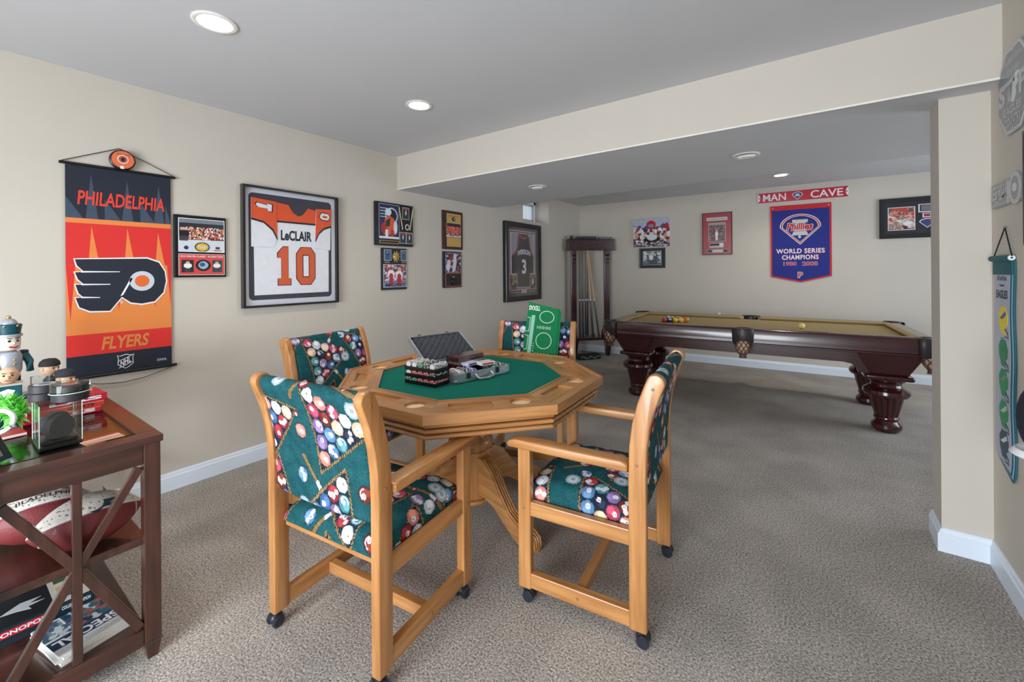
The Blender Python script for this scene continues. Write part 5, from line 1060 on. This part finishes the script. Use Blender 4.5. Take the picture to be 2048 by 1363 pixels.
for s in (-1, 1): part('eye', B().ball((s * .013, -.0355, .268), .0055, 10, sy=.4), P_((24, 60, 80)), hd, smooth=1.); part('eyebrow', B().tube([(s * .006, -.037, .278), (s * .02, -.034, .281)], .0018, 6), m_rod, hd)
part('nose', B().ball((0, -.039, .257), .0055, 10), nf, hd, smooth=1.); part('mouth', B().tube([(-.014, -.036, .243), (0, -.039, .238), (.014, -.036, .243)], .003, 6), P_((170, 40, 40)), hd); part('hair', B().ball((0, .012, .262), .036, 14, sz=.9), P_((48, 52, 130), .8), hd, smooth=1.)
ht = part('hat', B().lathe([(.040, .286), (.041, .296), (.036, .298), (.041, .338), (.036, .342), (.001, .343)], n=24), nt_, nu, smooth=.6)
part('hat_band', B().lathe([(.0415, .286), (.043, .291), (.0415, .297)], n=24, cap=False), ns, ht, smooth=.9); part('hat_dome', B().ball((0, 0, .340), .028, 16), ns, ht, smooth=1.); part('hat_finial', B().ball((0, 0, .372), .009, 10), MATS['gold_button'], ht, smooth=1.)
for k in range(6): part('hat_bead', B().ball((.041 * math.cos(k), .041 * math.sin(k), .334), .005, 8), MATS['gold_button'], ht, smooth=1.)
# bobbleheads
def bobble(name, lab, x, y, rz, hz, cap, shirt, boxed=False):
    f = thing(name, lab, 'figurine', top(x, y), rz, 'bobblehead figures on the console')
    sk = P_((226, 186, 152), .45)
    if boxed:
        bx_ = part('pedestal_box', B().box(-.036, .036, -.036, .036, 0, .108), P_((14, 84, 96), .4), f, bevel=.002)
        slab('bird_emblem', [(-.024, .085), (.0, .094), (.02, .085), (.012, .072), (.024, .06), (.014, .05), (.02, .036), (.006, .04), (.008, .022), (-.006, .04), (-.012, .06)], -.0368, .0008, wht, bx_)
        part('box_rim', B().box(-.038, .038, -.038, .038, .106, .112), P_((196, 190, 180)), bx_); z0 = .112
    else:
        part('base', B().lathe([(.03, 0), (.03, .010), (.026, .012)], n=24), m_rod, f, smooth=.5)
        part('torso', B().lathe([(.014, .012), (.017, .05), (.022, .075), (.014, hz - .02), (.008, hz - .01)], n=16), P_(shirt, .5), f, smooth=.8); z0 = hz - .012
    h = part('head', B().ball((0, 0, z0 + .032), .033, 20, sx=.9, sz=1.08), sk, f, smooth=1.)
    for s in (-1, 1):
        part('eye', B().ball((s * .011, -.0305, z0 + .036), .0042, 8, sy=.5), P_((50, 40, 40)), h, smooth=1.); part('ear', B().ball((s * .030, .002, z0 + .032), .008, 10, sx=.5), sk, h, smooth=1.); part('eyebrow', B().tube([(s * .005, -.0325, z0 + .045), (s * .017, -.029, z0 + .046)], .0016, 6), P_((70, 50, 40)), h)
    part('nose', B().ball((0, -.034, z0 + .028), .0055, 8, sz=1.3), sk, h, smooth=1.); part('mouth', B().tube([(-.009, -.0305, z0 + .016), (0, -.033, z0 + .014), (.009, -.0305, z0 + .016)], .0018, 6), P_((170, 90, 80)), h)
    if cap: 
        b = B(); n = 20; prof = [(.0355, z0 + .045), (.036, z0 + .052), (.033, z0 + .064), (.022, z0 + .076), (.001, z0 + .080)]; b.lathe(prof, n=n, cap=False); part('cap', b, P_(cap, .8), h, smooth=.9)
    return f
bobble('bobblehead', 'bald headed figurine on a teal box with a white bird emblem', -2.72, .205, 1.45, .1, None, (20, 80, 92), True)
bobble('bobblehead', 'figurine with a round black cap behind the clear puck tube', -2.90, .342, 2.2, .105, (38, 38, 40), (60, 70, 84))
bobble('bobblehead', 'figurine with wavy dark hair beside the stack of red books', -2.74, .372, 2.3, .072, (44, 48, 58), (120, 90, 70))
ty = thing('puck_tube', 'upright clear tube holding dark pucks behind the flat pucks', 'puck tube', top(-2.78, .300))
part('tube_shell', B().lathe([(.030, 0), (.030, .115), (.001, .115)], n=30, cap=False), m_ac, ty, smooth=.5)
for k in range(3): part('mini_puck', B().lathe([(.001, .003 + k * .024), (.026, .003 + k * .024), (.026, .023 + k * .024), (.001, .023 + k * .024)], n=24), m_puck, ty, smooth=.5)
# lime feather boa piece
fb = thing('feather_boa', 'fluffy lime green feather boa heaped on the console', 'feather boa', top(-2.40, .165))
b = B()
core = [(-.07, -.10, .05), (-.03, -.05, .075), (.01, -.01, .085), (.03, .02, .08), (.06, .03, .05)]
for k in range(900):
    i = random.random() * (len(core) - 1.001); j = int(i); p = Vector(core[j]).lerp(Vector(core[j + 1]), i - j)
    d = Vector((random.gauss(0, 1), random.gauss(0, 1), random.gauss(.35, .8))).normalized(); L = random.uniform(.03, .065); s = d.cross(Vector((0, 0, 1))).normalized() * .009
    q = p + d * L; q.z = max(q.z, .002); m_ = p + d * L * .5; m_.z = max(m_.z, .002); p2 = Vector((p.x, p.y, max(p.z, .004)))
    b.add([p2, m_ + s, q, m_ - s], [(0, 1, 2, 3)])
o = part('feathers', b, M('lime_feather', (134, 226, 104), rough=.9, var=.15, scale=40.), fb); o['kind'] = 'stuff'
part('boa_core', B().tube(core, [.02, .028, .03, .028, .018], 10), MATS['lime_feather'], fb, smooth=1.); part('blue_tuft', B().ball((-.13, -.03, .115), .03, 12, sz=1.3), P_((30, 80, 170), .8), fb, smooth=1.)
o = part('white_ring', B().tube([(.034 * math.cos(a), .012 * math.sin(2 * a) * .2, .040 + .036 * math.sin(a)) for a in np.linspace(0, 2 * PI, 30)], .0075, 10), P_((236, 238, 240), .3), None, smooth=1.); o.location = top(-2.21, .142, .03); o.rotation_euler = (-.25, 0, 1.35); tag(o, 'white plastic ring standing in front of the green feathers', 'ring')
o = thing('easel_photo', 'dark easel picture frame leaning back at the console end', 'photo frame', top(-1.96, .082), 2.35)
e = frame_part(o, .13, .13, .014, .014, M('dark_photo_frame', (40, 44, 52), rough=.3)); e.location = (0, 0, .062); e.rotation_euler = (-.45, 0, 0)
s_ = slab('photo', rectp(-.052, .052, -.052, .052), -.007, .002, P_((150, 160, 140), .3), o); s_.location = (0, 0, .062); s_.rotation_euler = (-.45, 0, 0)
part('easel_leg', B().box(-.012, .012, .028, .031, 0, .085), m_rod, o)
# ---- middle shelf: two signed footballs and a boxed souvenir
def football(lab, loc, rz, rx_, lace):
    f = thing('football', lab, 'football', loc, rz, 'signed footballs on the middle shelf')
    n, m = 84, 90; t = np.linspace(-1, 1, m); a = np.linspace(0, 2 * PI, n); T, A_ = np.meshgrid(t, a, indexing='ij')
    r = .083 * np.clip(1 - np.abs(T) ** 2.0, 0, 1) ** .78; P = np.stack([.141 * T, r * np.cos(A_ + rx_), r * np.sin(A_ + rx_)], -1)
    C = np.zeros((m, n, 3)) + np.array([122, 44, 46.]); wht_ = (np.cos(A_ - .9) > .42); C[wht_] = (226, 220, 210)
    C[(np.abs(np.cos(A_ - .9) - .42) < .03)] = (240, 240, 240)
    sgn = wht_ & (np.sin(T * 38 + 3 * np.sin(A_ * 9)) * np.sin(A_ * 31 + T * 11) > .80); C[sgn] = (64, 66, 80)
    C[(np.abs(np.abs(T) - .82) < .02) & ~wht_] = (226, 222, 216)
    obj('ball', grid_mesh('ball', P, C), MATS['leather_print'], f)
    if lace:
        tx = text('lettering', 'PHILADELPHIA', (-.085, .085, -.008, .008), f, P_((70, 60, 60), .7), 0., bold=.02)
        for v in tx.data.vertices:
            a_ = 2.02 - v.co.z / .083; rr = .0836 * (1 - (v.co.x / .141) ** 2) ** .78; v.co = (v.co.x, rr * math.cos(a_), rr * math.sin(a_))
        b = B(); 
        for k in range(7): x = -.045 + k * .015; b.tube([(x, .018 * math.cos(rx_) , .079), (x, -.018, .079)], .0028, 6)
        b.tube([(-.05, 0, .0835), (.05, 0, .0835)], .003, 6); part('laces', b, wht, f)
    else:
        slab('bird_mark', [(-.045, .01), (.0, .03), (.045, .024), (.02, .012), (.05, 0), (.005, .002), (-.01, -.012)], 0, .0012, P_((40, 60, 76)), f).location = (.02, -.066, .05)
        bpy.data.objects[f.children[-1].name].rotation_euler = (-.9, 0, 0)
M('leather_print', rough=.55, attr=True, bump=.5, bscale=260., coat=.1)
football('white panelled football with signatures, in front on the console shelf', (-1.995, .322, .505), math.radians(90), .45, False)
football('football with pale laces lying behind the signed one on the console shelf', (-2.172, .235, .505), math.radians(86), .3, True)
o = thing('souvenir_box', 'white box with a teal bird emblem at the back of the middle shelf', 'box', (-2.47, .365, .4205), .35)
part('box', B().box(-.06, .06, -.055, .055, 0, .19), P_((222, 216, 204), .6), o, bevel=.002); e = slab('bird_emblem', [(-.04, .10), (0, .14), (.04, .13), (.02, .112), (.045, .10), (.015, .09), (.02, .07), (-.01, .085)], -.0562, .0008, P_((30, 70, 84)), o); e.rotation_euler = (0, 0, PI / 2); e.location = (.005, 0, 0)
# ---- bottom shelf: board game, pamphlet book and magazines
mo = thing('board_game', 'flat board game box with a red name label on the bottom shelf', 'board game', (-2.317, .235, .1095), .0)
part('box_bottom', B().box(-.15, .15, -.125, .125, 0, .028), P_((28, 40, 48), .5), mo, bevel=.001); part('box_lid', B().box(-.152, .152, -.127, .127, .022, .058), P_((20, 46, 54), .4), mo, bevel=.0015)
def rot_x(o_): o_.rotation_euler = (0, 0, PI / 2); return o_
rot_x(slab('name_label', rectp(-.118, .03, .030, .052), -.1535, .0010, P_((196, 36, 44), .4), mo)); rot_x(text('lettering', 'MONOPOLY', (-.112, .024, .034, .048), mo, wht, -.1540, bold=.03)); rot_x(text('lettering', 'COLLECTOR EDITION', (.045, .118, .038, .050), mo, wht, -.1540, bold=.02))
part('lid_panel', B().box(-.14, .14, -.115, .03, .058, .0585), P_((30, 34, 40), .3), mo); part('lid_panel', B().box(-.14, .14, .03, .118, .058, .0585), P_((206, 202, 190), .3), mo)
e = slab('bird_emblem', [(-.05, .0), (0, .035), (.05, .028), (.02, .010), (.055, 0), (.015, -.008), (.02, -.03), (-.01, -.012)], 0, .0008, P_((190, 196, 200)), mo); e.rotation_euler = (-PI / 2, 0, PI / 2); e.location = (.06, -.04, .0595)
for k in range(4): part('lid_figure', B().box(-.10 + k * .06, -.07 + k * .06, .045, .10, .0585, .059), P_([(170, 60, 50), (60, 90, 60), (190, 170, 120), (80, 80, 100)][k]), mo)
for k in range(5):
    a = (.34, .36, .30, .38, .33)[k]
    mg = thing('magazine', ('printed magazine in the pile beside the board game' if k < 4 else 'magazine with a blue sports cover on top of the pile on the bottom shelf'), 'magazine', (-2.029 + .003 * (k % 2), .312 - .004 * (k % 3), .1096 + k * .0072), a - .15, 'magazines on the bottom shelf')
    part('pages', B().box(-.105, .105, -.088, .088, 0, .0068), P_((226, 226, 222), .7), mg)
    if k == 4:
        c = Can(.21, .176, .003, (214, 220, 224)); c.rect(0, .62, 0, .55, (52, 78, 112)); c.crowd(0, .6, 0, .5, [(30, 60, 80), (196, 206, 214), (40, 100, 110), (150, 90, 80)], 80, .06, .06); c.rect(.64, .98, .05, .5, (120, 136, 150)); c.crowd(.64, .98, .05, .5, [(190, 200, 206), (70, 96, 120)], 30, .05, .05); c.rect(0, 1, .56, .82, (36, 58, 84)); c.rect(0, 1, .86, .98, (196, 200, 202)); c.noise(8)
        e = c.put('cover', mg, -.088, .088, -.105, .105, 0); e.rotation_euler = (-PI / 2, 0, -PI / 2); e.location = (0, 0, .0072)
        e = text('lettering', 'SPECIAL', (-.08, .08, .022, .062), mg, wht, 0, bold=.03); e.rotation_euler = (-PI / 2, 0, -PI / 2); e.location = (0, 0, .0078)

# ------------------------------------------------------------------ things on the card table
ZF = ZT - .007 + .0004
m_alu = M('brushed_aluminium', (186, 192, 198), rough=.32, metal=.75, var=.05, scale=60.)
m_trayb = M('black_tray', (20, 20, 24), rough=.25)
CHIP = {'white': (226, 226, 228), 'red': (196, 34, 36), 'green': (20, 110, 62), 'black': (28, 28, 32), 'blue': (36, 70, 150)}
def chip_mesh(cname):
    """a row of chips on edge along local y, each chip with pale edge inserts"""
    n, m = 26, 75; C = np.zeros((m, n, 3)); A_ = np.linspace(0, 2 * PI, n); base = np.array(CHIP[cname], float); alt = np.array((236, 236, 236) if cname != 'white' else (40, 40, 48), float)
    ys = np.linspace(0, 1, m); P = np.zeros((m, n, 3))
    for j in range(m):
        k = j // 3; r = .0185 if j % 3 else .0176
        off = RNG.uniform(0, 6.28) if j % 3 == 0 or j == 0 else off
        for i in range(n):
            q = ((A_[i] + off) % (2 * PI / 5)) < .30; C[j, i] = alt if q else base * (1 if j % 3 else .7)
        P[j, :, 0] = r * np.cos(A_); P[j, :, 1] = -.0495 + .099 * ys[j]; P[j, :, 2] = r * np.sin(A_)
    P2 = np.concatenate([P[:1] * np.array([.01, 1, .01]), P[:1] * np.array([.62, 1, .62]), P, P[-1:] * np.array([.62, 1, .62]), P[-1:] * np.array([.01, 1, .01])])
    C2 = np.concatenate([C[:1] * 0 + base, C[:1] * 0 + (base * .5 + 120), C, C[:1] * 0 + (base * .5 + 120), C[:1] * 0 + base])
    return grid_mesh('chip_roll', P2, np.clip(C2, 0, 255), smooth=False)
CM = {k: chip_mesh(k) for k in CHIP}
def chips(cname, loc, rz, lab, sc=(1, 1, 1), grp='chip rows in the stacked rack'):
    o = obj('chip_roll', CM[cname], MATS['print'], None, loc, (0, 0, rz)); o.scale = sc; return tag(o, lab, 'poker chips', grp)
RA = math.radians(4); RC = (-1.650, 1.530)
rkx = lambda x, y, z: (RC[0] + x * math.cos(RA) - y * math.sin(RA), RC[1] + x * math.sin(RA) + y * math.cos(RA), z)
cr = thing('chip_rack', 'three tier black chip rack full of poker chips on the green felt', 'chip rack', rkx(0, 0, ZF), RA)
TH_ = .0355
rows = [['black', 'green', 'red', 'red', 'red'], ['white', 'red', 'red', 'red', 'black'], ['white', 'white', 'green', 'black', 'white']]
for k in range(3):
    z = k * TH_
    part('tray', B().box(-.106, .106, -.0525, .0525, z, z + .004).box(-.106, .106, -.0525, -.0505, z, z + .018).box(-.106, .106, .0505, .0525, z, z + .018).box(-.106, -.104, -.0525, .0525, z, z + .018).box(.104, .106, -.0525, .0525, z, z + .018), m_trayb, cr)
    for q in range(5):
        chips(rows[k][q], rkx(-.0815 + q * .0408, 0, ZF + z + (.0202 if k < 2 else .0262)), RA, '%s poker chips in the %s tray of the black rack' % (rows[k][q], ('lowest', 'middle', 'top')[k]), (1, 1, 1) if k == 2 else (1, 1, .82))
# aluminium case
CA = math.radians(78.4); CC = (-1.610, 1.800); CHX, CHY = .185, .145
cax = lambda x, y, z: (CC[0] + x * math.cos(CA) - y * math.sin(CA), CC[1] + x * math.sin(CA) + y * math.cos(CA), z)
ka = thing('poker_case', 'open aluminium poker chip case with foam lined lid on the card table', 'poker case', cax(0, 0, ZF), CA)
def tray_shell(b, z0, z1, wl_=.005):
    b.box(-CHX, CHX, -CHY, CHY, z0, z0 + .003)
    b.box(-CHX, CHX, -CHY, -CHY + wl_, z0, z1).box(-CHX, CHX, CHY - wl_, CHY, z0, z1).box(-CHX, -CHX + wl_, -CHY, CHY, z0, z1).box(CHX - wl_, CHX, -CHY, CHY, z0, z1); return b
cb_ = part('case_bottom', tray_shell(B(), .002, .048), m_alu, ka, bevel=.0015)
for z in (.014, .026, .038): part('rib', B().box(-CHX + .012, CHX - .012, -CHY - .0016, -CHY, z - .003, z + .003), m_alu, cb_, bevel=.001)
for sx in (-1, 1):
    for sy in (-1, 1): part('corner_cap', B().ball((sx * (CHX - .006), sy * (CHY - .006), .012), .012, 12).box(sx * (CHX - .006) - .0085, sx * (CHX - .006) + .0085, sy * (CHY - .006) - .0085, sy * (CHY - .006) + .0085, .012, .046), m_alu, cb_, smooth=.8)
for x in (-.10, .10): part('latch', B().box(x - .011, x + .011, -CHY - .006, -CHY, .016, .046), M('dark_steel_latch', (70, 84, 84), rough=.3, metal=.9), ka, bevel=.0015)
hnd = [(-.052, -CHY - .002, .030), (-.054, -CHY - .02, .022), (-.05, -CHY - .030, .012), (0, -CHY - .034, .009), (.05, -CHY - .030, .012), (.054, -CHY - .02, .022), (.052, -CHY - .002, .030)]
part('handle', B().tube(hnd, .0065, 10), m_alu, ka, smooth=1.)
part('chip_bed', B().box(-CHX + .006, CHX - .006, -CHY + .006, CHY - .006, .006, .020), m_trayb, ka)
lid = B(); wl_ = .005
lid.box(-CHX, CHX, 0, .003, 0, 2 * CHY - .06).box(-CHX, CHX, -.026, .003, 0, wl_).box(-CHX, CHX, -.026, .003, 2 * CHY - .06 - wl_, 2 * CHY - .06).box(-CHX, -CHX + wl_, -.026, .003, 0, 2 * CHY - .06).box(CHX - wl_, CHX, -.026, .003, 0, 2 * CHY - .06)
LR = (-1.0, 0, 0)
ld = part('case_lid', lid, m_alu, ka, bevel=.0015, loc=(0, CHY + .004, .047), rot=LR)
nx, nz = 90, 60; U_, V_ = np.meshgrid(np.linspace(-1, 1, nx), np.linspace(0, 1, nz)); yv = -.014 - .007 * (np.sin(U_ * 26) * np.sin(V_ * 32) > -.1) * (np.abs(np.sin(U_ * 26) * np.sin(V_ * 32)) ** .5)
Pf = np.stack([U_ * (CHX - .006), yv, .006 + V_ * (2 * CHY - .072)], -1)
obj('lid_foam', grid_mesh('lid_foam', Pf), M('charcoal_foam', (58, 62, 70), rough=.95, bump=.3), ld)
for x in (-.10, .10): part('latch_loop', B().tube([(x - .01, -.012, .228), (x - .009, -.012, .250), (x + .009, -.012, .250), (x + .01, -.012, .228)], .0028, 6).box(x - .008, x + .008, -.016, -.006, .224, .236), MATS['dark_steel_latch'], ld, smooth=.8)
for q, (cn, x0) in enumerate((('white', -.128), ('black', -.088), ('blue', -.048), ('green', .108), ('black', .147))):
    chips(cn, cax(x0, -CHY + .062, ZF + .0402), CA, '%s poker chips lying in the aluminium case' % cn, grp='chip rows in the aluminium case')
# wooden chip box, two card packs, gold packet
wb_ = thing('wooden_box', 'dark cherry wooden chip box resting in the open case', 'wooden box', cax(.008, .030, ZF + .0225), CA + .10)
m_chb = M('cherry_lacquer', (66, 20, 26), rough=.15, coat=.6, c2=(44, 12, 16), scale=3., stretch=(2, 20, 20))
part('box_body', B().box(-.095, .095, -.05, .05, 0, .040), m_chb, wb_, bevel=.002); part('box_lid', B().box(-.097, .097, -.052, .052, .056, .084), m_chb, wb_, bevel=.002)
part('chip_layer', B().box(-.085, .085, -.044, .044, .040, .0565), M('mixed_chips', (190, 190, 180), rough=.4, c2=(20, 20, 24), scale=130.), wb_)
def pack(lab, x, y, z, rz, band, tilt):
    p = thing('card_pack', lab, 'playing cards', cax(x, y, z), CA + rz, 'card packs'); p.rotation_euler = (tilt, 0, CA + rz)
    part('box', B().box(-.044, .044, -.031, .031, 0, .017), P_((232, 234, 240), .35), p, bevel=.001); part('printed_face', B().box(-.036, .036, -.0318, -.031, .004, .013), P_(band, .35), p); part('printed_top', B().box(-.036, .036, -.024, .024, .017, .0174), P_(band, .35), p); part('printed_panel', B().box(-.030, .030, -.018, .018, .0174, .0178), P_((220, 220, 230), .35), p)
pack('white playing card pack with a blue panel in the chip case', -.012, -.040, ZF + .0595, .14, (40, 74, 150), .0); pack('white playing card pack with a red panel at the front of the chip case', .056, -.094, ZF + .0595, -.12, (196, 50, 60), .0)
gp = thing('gold_packet', 'crumpled gold foil packet among the chips in the case', 'packet', cax(-.075, -.005, ZF + .021), CA)
b = B(); n, m = 12, 8; vs = [(-.04 + .08 * i / (n - 1), -.02 + .04 * j / (m - 1), .018 + .010 * math.sin(i * 2.1 + j) * math.cos(j * 1.7)) for j in range(m) for i in range(n)]
fs = [(j * n + i, j * n + i + 1, (j + 1) * n + i + 1, (j + 1) * n + i) for j in range(m - 1) for i in range(n - 1)]
b.add(vs, fs).box(-.036, .036, -.017, .017, 0, .010); part('foil', b, M('gold_foil', (206, 160, 50), rough=.3, metal=.8), gp)

# ------------------------------------------------------------------ green game mat propped on the far chair
cl_, ca_ = CH[3][0], math.radians(CH[3][1])
def on_chair(x, y, z): return (cl_[0] + x * math.cos(ca_) - y * math.sin(ca_), cl_[1] + x * math.sin(ca_) + y * math.cos(ca_), z)
gm = thing('game_mat', 'folded green felt game mat with white print standing on a card chair', 'game mat', on_chair(-.022, -.118, .487), ca_ + PI); gm.rotation_euler = (-.165, .07, ca_ + PI)
m_gm = M('game_mat_felt', (0, 122, 72), rough=.9, var=.05, scale=50., bump=.1, bscale=600.)
part('felt_sheet', B().prism([(-.128, 0), (.128, 0), (.118, .585), (.05, .60), (-.11, .625)], 0, .005), m_gm, gm, bevel=.001)
part('felt_fold', B().prism([(-.120, .002), (.138, .002), (.136, .57), (.118, .592), (-.10, .605)], .0055, .010), m_gm, gm, bevel=.001)
mw = P_((206, 226, 214), .8)
def oline(cx, cz, rx_, rz2, wd):
    b = B(); n = 40; vs = []
    for k in range(n):
        a = 2 * PI * k / n
        for rr in (1, -1): vs += [(cx + (rx_ + rr * wd / 2) * math.cos(a), -.0006, cz + (rz2 + rr * wd / 2) * math.sin(a))]
    b.add(vs, [(2 * k, 2 * k + 1, (2 * k + 3) % (2 * n), (2 * k + 2) % (2 * n)) for k in range(n)]); part('printed_ring', b, mw, gm)
oline(.034, .525, .052, .042, .005); oline(.026, .355, .056, .056, .005)
slab('printed_strip', [(-.094, .01), (-.068, .01), (-.052, .53), (-.078, .53)], -.0006, .0006, P_((150, 206, 190), .8), gm)
for z in (.02, .15, .28, .41):
    x = -.124 + z * .03
    for p in ([(x, z), (x + .022, z), (x + .022, z + .004), (x, z + .004)], [(x + .002, z + .10), (x + .025, z + .10), (x + .025, z + .104), (x + .002, z + .104)], [(x + .020, z), (x + .024, z), (x + .027, z + .104), (x + .023, z + .104)]): slab('printed_box', p, -.0006, .0006, mw, gm)
for cz, n_, hh in ((.447, 11, .024), (.245, 12, .05)):
    for k in range(n_):
        h_ = hh * (.45 + .55 * abs(math.sin(k * 1.9 + 1))); x = -.03 + k * .0095
        slab('printed_line', rectp(x, x + .0035, cz - h_ / 2, cz + h_ / 2), -.0006, .0006, mw, gm)
for k in range(8): z = .20 + k * .018; h_ = .006 + .008 * abs(math.sin(k * 1.3)); slab('printed_line', rectp(-.047 - h_ / 3, -.047 + h_ / 3, z, z + .006), -.0006, .0006, mw, gm)
text('lettering', 'TEXAS', (-.104, -.02, .565, .600), gm, P_((232, 240, 236), .8), -.0008, bold=.03, flip=True)
